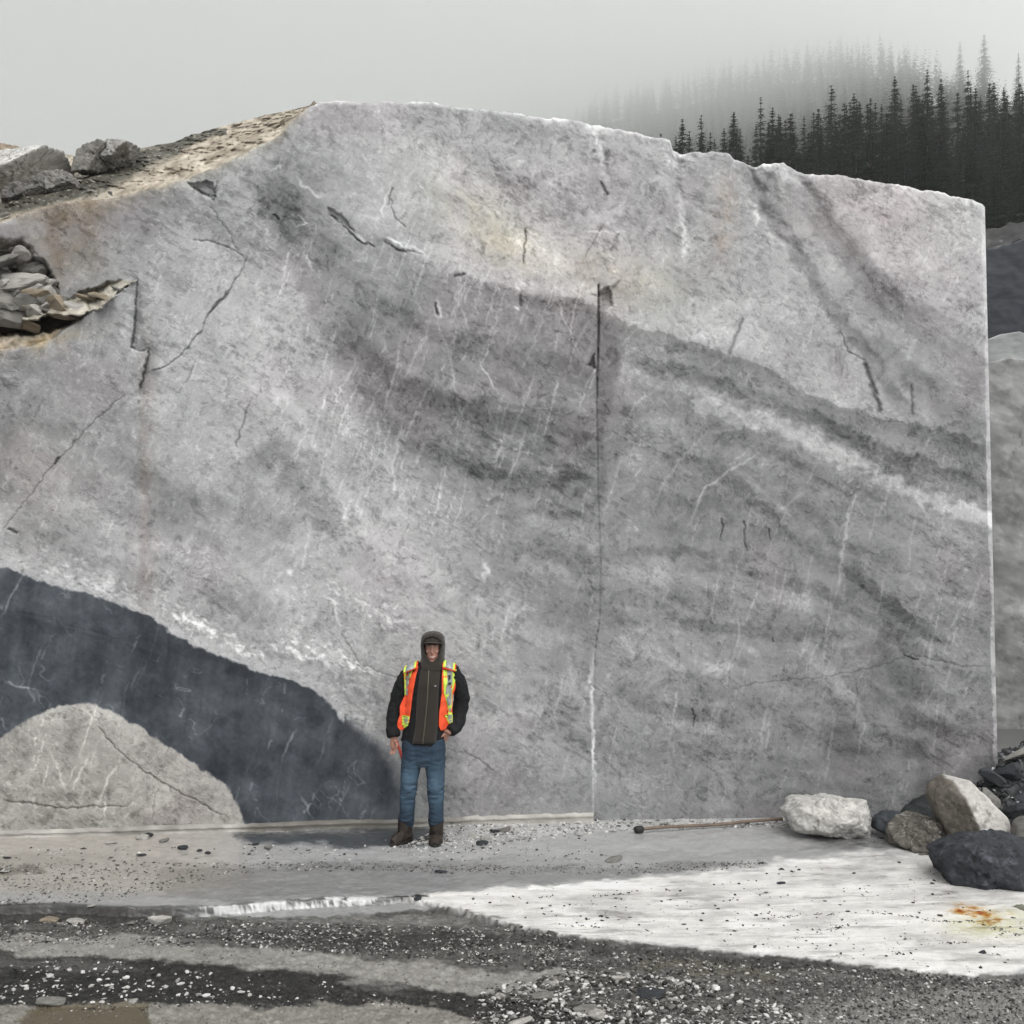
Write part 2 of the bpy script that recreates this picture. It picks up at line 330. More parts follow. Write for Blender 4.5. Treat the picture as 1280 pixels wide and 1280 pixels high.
# warm tints and stains
def blob(cx, cy, rx, ry, c, ang=0, rough=.5, sd=70):
    global tint
    a = R(ang); u = (X-cx)*math.cos(a)+(Y-cy)*math.sin(a); v = -(X-cx)*math.sin(a)+(Y-cy)*math.cos(a)
    k = np.exp(-((u/rx)**2+(v/ry)**2))*np.clip(1+rough*fbm(X, Y, 16, 4, sd), 0, 2)
    tint = tint+k[..., None]*np.array(c, float)*.6
tint += (sstep(.0, 1., fbm(X, Y, 120, 3, 69)+.2)*(1-ms))[..., None]*np.array([2.5, -.5, .5])
tint += (1-ms)[..., None]*np.array([-.6, 0., 1.2])
blob(600, 270, 75, 38, (9, 5, -7), 30); blob(640, 310, 45, 26, (9, 6, -9), 20, sd=72); blob(740, 340, 60, 34, (8, 3, -8), 10, sd=73)
blob(905, 275, 16, 50, (2, -8, -16), 5, 1.2, 74); blob(820, 360, 60, 40, (6, 4, -4), 0, sd=75)
blob(1100, 270, 110, 60, (4, -2, -3), 10, sd=76); blob(183, 560, 9, 110, (-7, -14, -19), 0, .9, 77); blob(180, 720, 12, 40, (-12, -17, -20), 0, .9, 78)
blob(75, 300, 42, 55, (-6, -14, -24), 0, .6, 79); blob(72, 340, 10, 50, (-14, -24, -32), 0, .6, 80); blob(115, 300, 22, 50, (-16, -20, -26), 0, .8, 81); blob(100, 265, 60, 14, (-10, -16, -28), -10, .8, 82)
blob(40, 430, 60, 14, (12, 2, -18), -12, 1.2, 83); blob(30, 600, 80, 60, (4, 0, -3), 0, .8, 84); blob(600, 720, 5, 5, (0, 0, 0))
# drill and blast scratches: steep pale streaks
def mark(pts, wd, dv, jit=.7, dep=0., dash=0., seed=0, clip=True, fade=.35):
    """narrow stroke, evaluated only near itself"""
    global g, D
    xs = [p[0] for p in pts]; ys = [p[1] for p in pts]; pad = wd*4+4
    c0 = np.searchsorted(ucol, min(xs)-pad-12); c1 = np.searchsorted(ucol, max(xs)+pad)
    if c1 <= c0: return
    sub = (slice(None), slice(c0, c1)); yy = Y[sub]
    rows = np.where(((yy > min(ys)-pad) & (yy < max(ys)+pad)).any(1))[0]
    if len(rows) == 0: return
    sub = (slice(rows[0], rows[-1]+1), slice(c0, c1)); x_ = X[sub]; y_ = Y[sub]
    xj = x_+fbm(x_, y_, 7, 3, 90+seed)*jit*2; yj = y_+fbm(x_, y_, 7, 3, 95+seed)*jit*2
    d, t = linedist(xj, yj, pts)
    k = np.exp(-(d/wd)**2)*(sstep(-.02, fade, t)*sstep(-.02, fade, 1-t) if fade else 1)
    if dash: k = k*sstep(-.25, .35, fbm(x_, y_, dash, 2, 97+seed))
    g[sub] = g[sub]+dv*k
    if dep: D[sub] = D[sub]+dep*k
rr = random.Random(5)
def scratches(n, x0, x1, y0, y1, l0, l1, a0, a1, wd, dv, line=None):
    for i in range(n):
        x = rr.uniform(x0, x1); y = rr.uniform(y0, y1)
        if line and y < interp(x, line)+6: continue
        L = rr.uniform(l0, l1); a = R(rr.uniform(a0, a1))
        dx, dy = math.cos(a)*L, math.sin(a)*L; b = rr.uniform(-.06, .06)*L
        mark([(x-dx/2, y-dy/2), (x+b, y), (x+dx/2, y+dy/2)], rr.uniform(*wd), rr.uniform(*dv), .8, 0, rr.choice([0, 6, 10]), i % 7)
scratches(190, 350, 745, 280, 640, 30, 130, 102, 116, (.55, 1.3), (10, 30), bt)
scratches(26, 470, 740, 350, 520, 40, 110, 60, 80, (.8, 1.3), (9, 22), bt)
scratches(60, 0, 400, 300, 780, 25, 100, 100, 116, (.55, 1.4), (8, 20))
scratches(34, 10, 480, 740, 1020, 25, 95, 98, 118, (.8, 1.6), (18, 46), [(0, 712), (200, 780), (372, 858), (478, 950)])
scratches(120, 755, 1230, 560, 1000, 25, 120, 93, 116, (.55, 1.3), (9, 26))
scratches(26, 600, 745, 660, 1000, 30, 90, 98, 112, (.8, 1.6), (9, 22))
scratches(24, 750, 1000, 420, 640, 60, 130, 118, 145, (.8, 1.6), (8, 20), bt)
scratches(18, 400, 830, 150, 340, 25, 80, 110, 130, (.6, 1.), (-16, -7))
scratches(26, 0, 420, 260, 700, 15, 50, 95, 130, (.6, 1.1), (8, 16))
scratches(170, 20, 1225, 160, 1000, 40, 150, 96, 114, (.5, .8), (8, 17)); scratches(60, 760, 1225, 560, 1000, 40, 120, 85, 96, (.5, .8), (-13, -6))
for i in range(260):     # short stray veins of every direction
    x = rr.uniform(0, 1235); y = rr.uniform(200, 1010); a = rr.uniform(0, 3.14); L = rr.uniform(5, 24)
    mark([(x, y), (x+math.cos(a)*L*.6, y+math.sin(a)*L*.6+rr.uniform(-3, 3)), (x+math.cos(a)*L, y+math.sin(a)*L)], rr.uniform(.6, 1.1), rr.choice([-18, 16, 22, -12, 14]), 1.2, 0, 0, i % 9)
# named veins
for p, wd, dv in [
    ([(972, 548), (935, 575), (912, 588), (880, 612), (868, 640), (850, 685)], 1.7, 34), ([(940, 560), (905, 585)], 1.3, 24), ([(890, 535), (850, 575), (825, 610), (815, 640)], 1.5, 20),
    ([(1075, 600), (1062, 640), (1053, 690), (1050, 725), (1040, 748)], 1.6, 24), ([(365, 212), (380, 232), (398, 246), (408, 243)], 1.5, 42), ([(352, 238), (366, 254)], 1.3, 30),
    ([(355, 268), (370, 282), (383, 279), (377, 270), (358, 267)], 1.2, 42), ([(334, 214), (350, 208), (352, 216)], 1.5, 36), ([(380, 315), (386, 330), (392, 342)], 2, 36),
    ([(545, 370), (550, 385), (552, 405)], 1.8, 46), ([(598, 448), (610, 470), (622, 492)], 1.3, 44), ([(640, 480), (720, 500), (790, 470)], 1.2, 14),
    ([(770, 540), (800, 500), (840, 470)], 1.5, 16), ([(60, 935), (72, 960), (78, 980), (92, 998)], 1.8, 30), ([(40, 990), (44, 1018)], 2.2, 26), ([(376, 992), (385, 1010), (392, 1026)], 1.6, 40),
    ([(0, 848), (22, 858), (60, 866)], 1.3, 44), ([(0, 893), (10, 915)], 1.3, 40), ([(415, 738), (424, 775), (428, 800)], 1.5, 28),
    ([(735, 880), (742, 925), (743, 960)], 1.2, 30), ([(960, 880), (950, 940)], 1.6, 20), ([(1082, 890), (1070, 960)], 1.6, 22), ([(1045, 885), (1030, 985)], 1.4, 22),
    ([(965, 895), (955, 955)], 1.4, 20), ([(740, 815), (738, 850), (741, 900), (743, 960), (742, 1020)], 1.8, 44),
    ([(490, 225), (478, 262), (480, 275)], 1.3, 30), ([(480, 292), (510, 312), (535, 322)], 1.6, 46), ([(440, 290), (455, 300), (470, 306)], 1.8, 44), ([(640, 383), (652, 388)], 1.8, 56),
    ([(565, 840), (600, 850)], 1.3, 18), ([(855, 210), (850, 260), (857, 300), (855, 345)], 4.2, 22), ([(857, 215), (855, 340)], 2, 16), ([(945, 235), (946, 275), (944, 290)], 2.5, 26),
    ([(750, 165), (752, 200), (762, 235)], 2.6, 24), ([(746, 160), (745, 190)], 2, 22), ([(760, 175), (757, 220)], 1.5, -22), ([(605, 700), (609, 710), (612, 722)], 4, 50), ([(602, 712), (606, 728)], 2.5, 40)]:
    mark(p, wd, dv, 1.1, 0, 0, 3)
for cx, cy, n, sp, dv in [(240, 775, 70, 34, 36), (300, 810, 40, 30, 34), (110, 722, 55, 70, 28), (420, 740, 40, 45, 26), (370, 812, 50, 40, 34), (480, 770, 26, 40, 24), (640, 560, 30, 55, 26), (680, 372, 26, 60, -32),
                          (740, 190, 60, 55, -26), (640, 215, 26, 50, -30), (480, 590, 30, 45, -20), (1200, 380, 60, 34, -18), (480, 690, 30, 40, -24), (830, 560, 50, 60, -22), (1000, 300, 40, 60, -18), (430, 830, 26, 40, 38), (360, 260, 40, 60, -20), (870, 300, 30, 40, -18)]:
    for i in range(n):
        x = cx+rr.gauss(0, sp*.55); y = cy+rr.gauss(0, sp*.18)+(x-cx)*.38; L = rr.uniform(3, 13); a = rr.uniform(.1, .9)
        mark([(x, y), (x+L*math.cos(a), y+L*math.sin(a))], rr.uniform(.8, 2.2), dv*rr.uniform(.4, 1), 1.2, 0, 0, i % 9, fade=.2)
# open cracks (dark lines with real depth)
for p, wd, dv, dep in [
    ([(310, 318), (306, 335), (290, 358), (275, 378), (262, 392), (250, 415), (225, 445), (200, 462), (183, 466)], .9, -42, .012), ([(283, 365), (262, 392)], 1.2, -40, .02),
    ([(160, 490), (130, 515), (100, 545), (60, 590), (20, 640), (0, 665)], .8, -30, .008), ([(76, 570), (66, 582)], 1.3, -50, .02), ([(240, 300), (262, 300), (290, 312), (308, 322)], 1., -34, .01), ([(262, 255), (285, 290), (300, 315)], .9, -24, .008),
    ([(242, 455), (232, 478), (218, 495)], .8, -30, .006), ([(312, 500), (300, 540), (294, 560)], .8, -38, .008), ([(332, 455), (318, 510)], .7, -18, .004),
    ([(120, 905), (145, 935), (180, 965), (215, 985), (250, 1003), (285, 1022)], .9, -46, .01), ([(0, 1000), (40, 1004), (70, 1010), (130, 1008), (160, 1008)], .9, -50, .01), ([(196, 985), (190, 1025)], .8, -28, .005),
    ([(658, 282), (656, 310), (653, 332)], 1.1, -60, .02), ([(930, 395), (920, 420), (912, 445)], 2.2, -42, .012), ([(1080, 452), (1088, 475), (1096, 500), (1101, 518)], 2.9, -46, .02), ([(1140, 478), (1141, 520)], 1.8, -34, .01),
    ([(1048, 410), (1060, 440), (1082, 450)], 1.1, -30, .008), ([(903, 646), (901, 676)], .9, -56, .01), ([(930, 650), (933, 690)], .9, -56, .01), ([(961, 660), (963, 674)], .9, -56, .01), ([(866, 885), (868, 908)], .9, -56, .01), ([(966, 798), (967, 804)], .9, -50, .01),
    ([(905, 863), (960, 852), (1040, 846), (1100, 832), (1140, 818), (1200, 832), (1240, 832)], .8, -20, .004), ([(1128, 818), (1148, 826)], 1., -50, .01), ([(410, 268), (428, 280), (447, 300), (470, 308)], 1.2, -46, .02),
    ([(478, 300), (500, 312), (522, 316)], 1.2, -40, .012), ([(543, 378), (548, 395)], 1.4, -52, .02), ([(490, 235), (484, 258)], 1, -46, .01), ([(488, 245), (492, 270), (508, 285)], .9, -40, .008),
    ([(750, 228), (762, 245)], 2.2, -52, .02), ([(566, 346), (580, 342)], 1.6, -46, .02), ([(342, 268), (350, 276)], 1.4, -56, .02), ([(577, 938), (600, 950), (618, 965)], 1., -30, .006), ([(600, 800), (596, 815)], 2.4, -26, .004),
    ([(425, 788), (450, 830), (500, 850), (525, 860)], .8, -20, .006), ([(420, 810), (440, 832), (480, 850)], .7, 34, 0), ([(650, 368), (652, 382)], 2, -40, .01), ([(240, 232), (250, 240), (268, 249), (270, 225)], 1, -46, .02),
    ([(8, 660), (24, 667)], 1.5, -56, .02), ([(762, 275), (772, 300), (768, 330), (776, 350), (748, 368)], 1, -14, 0), ([(755, 280), (742, 300), (730, 322)], .9, -40, .008), ([(188, 470), (240, 500)], .8, -14, 0)]:
    mark(p, wd, dv, .9, dep, 0, 5, fade=.08)
# the step between the two cut panels: left panel stands proud of the right one
CR = [(748, 355), (748, 420), (746, 480), (748, 620), (751, 700), (750, 770), (744, 815), (742, 900), (744, 1030)]
cxl = interp(Y, [(b, a) for a, b in CR]); fd = sstep(350, 372, Y)
prd = interp(Y, [(355, .03), (400, .07), (560, .07), (700, .045), (800, .03), (840, .012), (1030, .02)])
D -= np.where(X < cxl, prd*fd*sstep(cxl-260, cxl-10, X), 0)
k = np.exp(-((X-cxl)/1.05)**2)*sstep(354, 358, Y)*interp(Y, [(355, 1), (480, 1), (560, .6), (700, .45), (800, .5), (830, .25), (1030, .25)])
g -= 62*k*interp(Y, [(355, 1.5), (420, 1.3), (480, .7), (1030, .7)]); D += .05*k*interp(Y, [(355, 1), (440, .8), (520, .1), (1030, .0)])  # slit shadow along the seam: darkened colour plus a groove
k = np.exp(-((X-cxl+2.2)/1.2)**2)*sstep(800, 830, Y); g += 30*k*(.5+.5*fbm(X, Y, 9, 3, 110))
sh = polysd(X, Y, [(748, 400), (768, 402), (780, 430), (766, 500), (756, 545), (757, 600), (749, 640), (748, 400)]); g -= 12*(1-sstep(-6, 5, sh))  # shadow beside the proud panel, painted into the rock tone
# facet chips near the crack head
for poly, dd, tone in [([(700, 290), (772, 288), (768, 330), (778, 352), (766, 366), (749, 372), (700, 372)], -.035, 0), ([(738, 458), (747, 434), (748, 462)], .05, -30), ([(748, 368), (765, 360), (768, 385), (750, 392)], .05, -14),
                       ([(232, 228), (262, 222), (270, 226), (268, 248), (250, 242)], .05, -18), ([(478, 296), (520, 306), (530, 318), (500, 314)], -.012, 8), ([(410, 262), (432, 268), (446, 296), (420, 276)], .03, -12)]:
    s = polysd(lx, ly, poly); m = (1-sstep(-2.5, 1., s))*(sstep(722, 764, X) if dd == -.035 else 1); D += dd*m; g += tone*m
# ---- the broken upper-left corner: a proud block, a ledge and a hollow
blk = [(-280, 500), (-100, 470), (0, 441), (60, 426), (100, 398), (120, 386), (171, 349), (169, 385), (167, 415), (163, 434), (176, 440), (186, 436), (181, 462), (175, 482), (172, 560), (150, 720), (-280, 760)]
s = polysd(X+fbm(X, Y, 6, 3, 120)*1.2, Y+fbm(X, Y, 6, 3, 121)*1.2, blk)
mb = (1-sstep(-1.2, .4, s))*(1-sstep(425, 560, Y))*interp(X, [(-280, 1), (100, 1), (180, .75)]); D -= .13*mb
ed = np.exp(-((s-1.)/1.1)**2)*(X > 150)*(Y < 485); g -= 62*ed  # shaded side of the block edge, drawn as a dark line
sh = np.exp(-(np.clip(s, 0, 99)/10.)**2)*(s > 0)*(Y > 355)*(Y < 700)*(X > 155); g -= 8*sh  # soft shade right of the block, painted into the rock tone
# ledge surface sloping back, pale tan
led = [(171, 349), (120, 386), (98, 397), (60, 392), (20, 402), (-10, 405), (-10, 385), (50, 378), (85, 372), (130, 352)]
s = polysd(lx, ly, led); ml = 1-sstep(-2, 1.5, s)
D += ml*(.022*fbm(X, Y, 8, 4, 128)-.13+.011*np.clip(interp(X, [(0, 405), (60, 392), (120, 386), (171, 349)])-Y, -5, 30))
g = g*(1-ml)+ml*(150+fbm(X, Y, 8, 4, 122)*22+fba(X, Y, 5, 3, 129, -25, 3)*12); tint += ml[..., None]*np.array([7, 2, -10.])
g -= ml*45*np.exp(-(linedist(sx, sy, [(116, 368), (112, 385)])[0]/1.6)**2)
hol = [(-280, 402), (15, 401), (60, 393), (102, 396), (85, 410), (40, 417), (0, 422), (-280, 430)]
s = polysd(lx, ly, hol); mh = 1-sstep(-3, 2, s); D += .30*mh
g = g*(1-mh)+mh*(82+fbm(X, Y, 7, 4, 123)*10); tint += mh[..., None]*np.array([6, 0, -8.])  # shade below the ledge put into the colour of the hollow
tan_ = [(-280, 428), (0, 421), (45, 416), (85, 409), (100, 400), (60, 427), (0, 442), (-280, 470)]
s = polysd(lx, ly, tan_); mt_ = 1-sstep(-3, 3, s); D += (.04+.03*fbm(X, Y, 9, 4, 124))*mt_
g = g*(1-mt_)+mt_*(162+fbm(X, Y, 6, 4, 125)*26); tint += mt_[..., None]*np.array([9, 1, -13.])
# hollow with the rubble, left of the stained face
rub = [(-280, 330), (0, 292), (30, 300), (50, 325), (66, 348), (68, 372), (84, 380), (20, 402), (-280, 404)]
s = polysd(sx, sy, rub); mr = 1-sstep(-9, 2, s); D += mr*.26*sstep(290, 330, Y)
g = g*(1-mr)+mr*(128+fbm(X, Y, 7, 4, 126)*34); tint += mr[..., None]*np.array([2, 0, -10.])
# relief of the whole face
D += fbm(X, Y, 190, 3, 130)*.022+fbm(X, Y, 45, 3, 131)*.0015
rough_top = 1-sstep(0, 34, Y-top[None, :]); D += rough_top*(.008*fbm(X, Y, 24, 4, 133)+.003*fbm(X, Y, 7, 3, 134))
e = (Y-top[None, :]); D += .02*np.exp(-(e/1.5))+.0                                             # rounded arris at the top
fold_x = [(835, 188), (850, 230), (852, 300)]
for pts, wd, dd in [([(841, 180), (846, 225), (855, 300)], 8, .05), ([(925, 200), (955, 262), (1000, 330)], 9, .06), ([(990, 208), (1020, 262), (1060, 320)], 10, .04), ([(745, 155), (752, 200), (765, 250)], 7, .03), ([(870, 190), (900, 260), (905, 330)], 18, -.03), ([(960, 205), (990, 260)], 12, -.03)]:
    d, t = linedist(sx, sy, pts); D += dd*np.exp(-(d/wd)**2)*(1-.8*t)
# crushed white rim along the sawn edges
crush = np.exp(-(e/(2.2+2.2*np.clip(fbm(X, Y*0, 13, 3, 140), -.6, 1))))*(X > 385); g += 26*crush*sstep(-.5, .2, fbm(X, Y*0+5, 30, 3, 144))
for cx, w_, h_ in [(745, 14, 20), (850, 14, 14), (955, 14, 12), (545, 8, 5), (640, 16, 5), (700, 10, 7), (1020, 14, 4)]:
    g += 26*np.exp(-((X-cx)/w_)**2-(e/h_)**2)*(1+.6*fbm(X, Y, 5, 3, 141))
tint += (np.exp(-e/6.)*(X < 385)*(X > 20))[..., None]*np.array([8, 3, -9.])
eu = 1231-ucol[None, :]+0*Y
k = (eu < (4.6+1.4*fbm(X*0, Y, 22, 3, 142)))*1.; k = np.where(eu > 0, k, 1); g += k*(interp(Y, [(255, 8), (480, 20), (560, 34), (980, 26)])+7*fbm(X, Y, 9, 3, 143))
D += .09*np.exp(-eu/2.2)
def blur(a, r, ax):
    c = np.cumsum(np.pad(a, [(r+1, r) if i == ax else (0, 0) for i in (0, 1)], mode='edge'), axis=ax)
    return (c[2*r+1:]-c[:-2*r-1])/(2*r+1) if ax == 0 else (c[:, 2*r+1:]-c[:, :-2*r-1])/(2*r+1)
gb = blur(blur(blur(g, 26, 0), 26, 1), 12, 1); g = g+np.clip((g-gb)*.32, -12, 12)
dpt = Yw(px)+D
vx = (px-640)/F*dpt; vz = CH-(py-HY)/F*dpt
V = np.stack([vx, dpt, vz], -1).reshape(-1, 3)
colr = lin(np.clip(g[..., None]+tint, 24, 236)); GAINW = 1.0
wallroot = empty('marble_wall', (0, 9.6, 0), label='tall sawn face of grey veined marble filling the scene behind the person', cat='rock wall')
def child(o, p):
    o.parent = p; o.matrix_parent_inverse = Matrix.Translation(-Vector(p.location)); return o
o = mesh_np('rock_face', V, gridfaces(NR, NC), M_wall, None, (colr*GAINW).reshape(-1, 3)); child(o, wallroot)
# body of the block behind the face: top and the hidden return side
def sheet(name, rows, mat, par, cfun, smooth=True):
    rows = np.asarray(rows, float); nr, nc = rows.shape[:2]; VV = rows.reshape(-1, 3)
    o = mesh_np(name, VV, gridfaces(nr, nc), mat, None, cfun(VV), smooth=smooth)
    if par: child(o, par)
    return o
t0 = np.stack([vx[0], dpt[0], vz[0]], -1)[::3]
rows = []
for k in np.linspace(0, 1, 14):
    q = t0.copy(); q[:, 1] += k*5.5; q[:, 0] *= 1+0.0*k; q[:, 2] += -.35*k-.02+.05*fbm(q[:, 0]*40, q[:, 1]*40, 30, 3, 3)*(k > 0); q[:, 2] += .02*(k == 0); rows.append(q)
rows.append(rows[-1]*[1, 1, 0]+[0, 0, -.1])
child(sheet('top_surface', rows[::-1], M_wall, None, lambda P: lin(np.clip(185+fbm(P[:, 0]*50, P[:, 1]*50, 20, 4, 2)[:, None]*20+np.array([0, 0, 0]), 0, 240))), wallroot)
e0 = np.stack([vx[:, -1], dpt[:, -1], vz[:, -1]], -1)[::5]
rows = []
for k in np.linspace(0, 1, 12):
    q = e0.copy(); q[:, 1] += k*5.5; q[:, 0] += .03*(k > 0)*fbm(q[:, 1]*60, q[:, 2]*60, 30, 3, 8); q[:, 2] = np.where(np.arange(len(q)) < 3, q[:, 2]-.35*k, q[:, 2]); rows.append(q)
child(sheet('side_face', rows, M_wall, None, lambda P: lin(np.clip(135+fbm(P[:, 1]*60, P[:, 2]*60, 30, 4, 2)[:, None]*16+np.array([0, 0, 0]), 0, 240))), wallroot)
# low lip left by the saw along the foot of the left panel
lu = np.arange(-260, 744, 2.); rows = []
ly0 = Yw(lu); ztop = interp(lu, [(-260, .05), (0, .05), (400, .055), (560, .06), (743, .085)]); sc_ = fbm(lu, lu*0, 18, 4, 4); ztop = ztop*(1+.12*fbm(lu, lu*0, 11, 4, 5))
offs = .03+.012*sc_+.03*interp(lu, [(-260, 1), (500, .3), (743, 1)])
for dy, zz in [(-.01, ztop+.006), (-.018, ztop+.003), (.0, ztop-.001), (1., ztop-.008+.003*sc_), (1.12, ztop*.55), (1.0, ztop*.5), (1.25, ztop*.12), (1.3, ztop*0-.03)]:
    yy = ly0-offs*dy-.02*(dy > 0)
    rows.append(np.stack([(lu-640)/F*yy, yy, zz+0*lu], -1))
def lipcol(P):
    u = P[:, 0]/P[:, 1]*F+640; v = 156+fbm(P[:, 0]*60, P[:, 2]*300, 12, 4, 9)*20-30*sstep(.3, .8, fbm(P[:, 0]*50, P[:, 2]*90, 22, 4, 10))
    v = v-58*sstep(290, 330, u)*(1-sstep(470, 560, u)); return lin(np.clip(v[:, None]+np.array([4, 1, -4]), 30, 230))
child(sheet('base_ledge', rows, M_wall, None, lipcol), wallroot)

# ------------------------------------------------------------ GROUND
SL = [(-400, 1128), (0, 1131), (80, 1130), (160, 1134), (230, 1133), (300, 1131), (400, 1124), (470, 1121), (540, 1117), (600, 1113), (640, 1110), (700, 1104), (780, 1099), (860, 1091), (960, 1079), (1060, 1067), (1180, 1060), (1600, 1050)]
DX = [(-400, .065), (230, .06), (420, .055), (540, .05), (640, .035), (720, .018), (860, .008), (1600, .0)]
def dz(qx, qy):
    return interp(qx, DX)*sstep(0, 8, np.asarray(qy, float)-interp(qx, SL))+.012*sstep(1160, 1250, np.asarray(qy, float))
rowsY = F*CH/(np.concatenate([np.arange(1006, 1330, 1.)])-HY)
rowsY = np.sort(rowsY)
rowsY = F*CH/(np.concatenate([np.arange(1006, 1090, 1.), np.arange(1090, 1160, .5), np.arange(1160, 1330, 1.)])-HY); rowsY = np.sort(rowsY)
near = [-3000, -300, -40, -8, -1, 1.5, 2.6, 3.3, 3.8, 4.2, 4.6, 4.9]
YR = np.array([v for v in near if v < rowsY[0]-.05]+list(rowsY)+[11, 12, 14, 18, 26, 40, 46])
cols = np.concatenate([[-60000, -20000, -6000, -2500, -1200, -600, -300], np.arange(-120, 1420, 1.3), [1600, 1900, 2400, 3600, 7000, 20000, 60000]])
Ym = np.clip(YR, 4.5, 46)[:, None]
GX = (cols[None, :]-640)/F*Ym+np.zeros((len(YR), 1)); GY = YR[:, None]+0*GX
gx = cols[None, :]+0*GX; gy = HY+F*CH/np.clip(GY, 1.5, 60)
for _ in range(3): gy = HY+F*(CH+dz(gx, gy))/np.clip(GY, 1.5, 60)
far_ = (GY < 3.2)|(GY > 13)
# painted in ground coordinates (gx, gy index the same points)
ux = gx+fbm(gx, gy*4, 30, 4, 200)*14; uy = gy+fbm(gx, gy*4, 40, 5, 201)*6+fbm(gx, gy*3, 7, 3, 204)*1.6
rough = np.full(GX.shape, .3); gt = np.zeros(GX.shape+(3,))
v = 158+14*sstep(480, 700, gx)+fbm(gx, gy*4, 60, 4, 202)*8+fbm(gx, gy*3.5, 5, 4, 203)*9
v = np.where(gx < 450, v+10*(1-sstep(250, 450, gx)), v)
gt += ((1-sstep(150, 420, gx))*(1-sstep(1100, 1130, gy)))[..., None]*np.array([6, 0, -8.])
def gz(poly, tone, soft=2.5, tn=0, rg=None, tex=8, sdd=210, tc=None, k=1.):
    global v, rough, gt
    s = polysd(ux, (uy), poly); m = (1-sstep(-soft, soft, s))*k
    if tone is not None: v = v*(1-m)+m*(tone+fbm(gx, gy*4, 14, 4, sdd)*tex+fbm(gx, gy*3.5, 3.5, 2, sdd+3)*tex*.7)
    if rg is not None: rough = rough*(1-m)+rg*m
    if tc is not None: gt = gt*(1-m[..., None])+m[..., None]*np.array(tc, float)
    return m
# thin water on the bench, wet reflections
gz([(-200, 1048), (300, 1040), (700, 1032), (990, 1034), (1100, 1048), (900, 1066), (700, 1068), (560, 1074), (300, 1082), (150, 1066), (-200, 1070)], 184, 4, rg=.14, tex=5)
gz([(290, 1040), (520, 1030), (560, 1045), (530, 1060), (420, 1058), (300, 1050)], 84, 5, rg=.13, tex=4, tc=(-3, 1, 4))  # dark reflection of the slate, put into the wet floor's colour
gz([(0, 1084), (40, 1085), (60, 1092), (20, 1096), (-100, 1096)], 118, 2, rg=.2, tex=4)
gz([(560, 1020), (760, 1018), (990, 1020), (990, 1030), (780, 1036), (720, 1043), (600, 1046)], 196, 3, tex=18)
gz([(200, 1086), (560, 1080), (760, 1084), (930, 1078), (900, 1088), (760, 1100), (560, 1112), (300, 1126), (200, 1120)], 146, 3, rg=.32, tex=8)
# upper arris of the marble slab
pass
lower = [(1600, 1190), (1300, 1214), (1222, 1222), (1100, 1211), (1000, 1199), (900, 1189), (800, 1180), (700, 1170), (640, 1160), (600, 1150), (560, 1140), (525, 1132)]
slab = [(500, 1120)]+SL[8:]+lower
sf = interp(gx, [(540, 1), (760, 3), (1000, 7), (1200, 10)])*np.where(gy > interp(gx, SL)+25, .35, 1)
s = polysd(gx+fbm(gx, gy*4, 30, 4, 220)*9, gy+fbm(gx, gy*4, 18, 4, 221)*(2+sf*.8), slab); m = 1-sstep(-1.5*sf, 1.2*sf, s)
bands = fba(gx, gy*2.6, 13, 4, 222, -4, 7)
tone = 223+bands*12+fbm(gx, gy*3, 18, 4, 229)*8+fbm(gx, gy*3, 40, 4, 223)*8+fbm(gx, gy*3.5, 3.2, 3, 226)*4
tone -= 16*sstep(.35, .6, fba(gx, gy*3, 5, 4, 231, -3, 9)); tone += 8*sstep(.3, .6, fba(gx, gy*3, 6, 4, 233, -8, 8)); tone -= 22*sstep(.1, .7, fbm(gx, gy*3, 60, 5, 227)); tone -= 40*sstep(.5, .9, fba(gx, gy*2.6, 9, 4, 224, -6, 6))
tone += 12*np.exp(-(np.clip(gy-interp(gx, SL)-4, 0, 99)/7)**2)
v = v*(1-m)+tone*m; rough = rough*(1-m)+(.38+.12*bands)*m; gt = gt*(1-m[..., None])+m[..., None]*np.array([2., 0, -3.])
slab_m = m
for cx, cy_, rx, ry, dv in [(770, 1147, 42, 6, -62), (842, 1150, 20, 3.5, -40), (880, 1120, 60, 4, -18), (1010, 1098, 70, 5, -16), (1100, 1052, 90, 9, -60), (1030, 1042, 80, 5, -34), (1180, 1120, 60, 8, -20), (1250, 1200, 60, 6, -40)]:
    k = np.exp(-((ux-cx)/rx)**4-((uy-cy_)/ry)**4); v += dv*k*(.8+.4*fbm(gx, gy*4, 8, 3, 225))
for cx, cy_, rx, ry, c in [(1206, 1135, 15, 4, (-60, -120, -190)), (1222, 1141, 14, 3.4, (-50, -110, -180)), (1242, 1148, 13, 3.4, (-60, -110, -170)), (1240, 1156, 46, 16, (-20, -22, -52))]:
    k = np.exp(-((ux-cx)/rx)**2-((uy-cy_)/ry)**2)*np.clip(1+.8*fbm(gx, gy*4, 6, 4, 230), 0, 2); gt += k[..., None]*np.array(c, float)
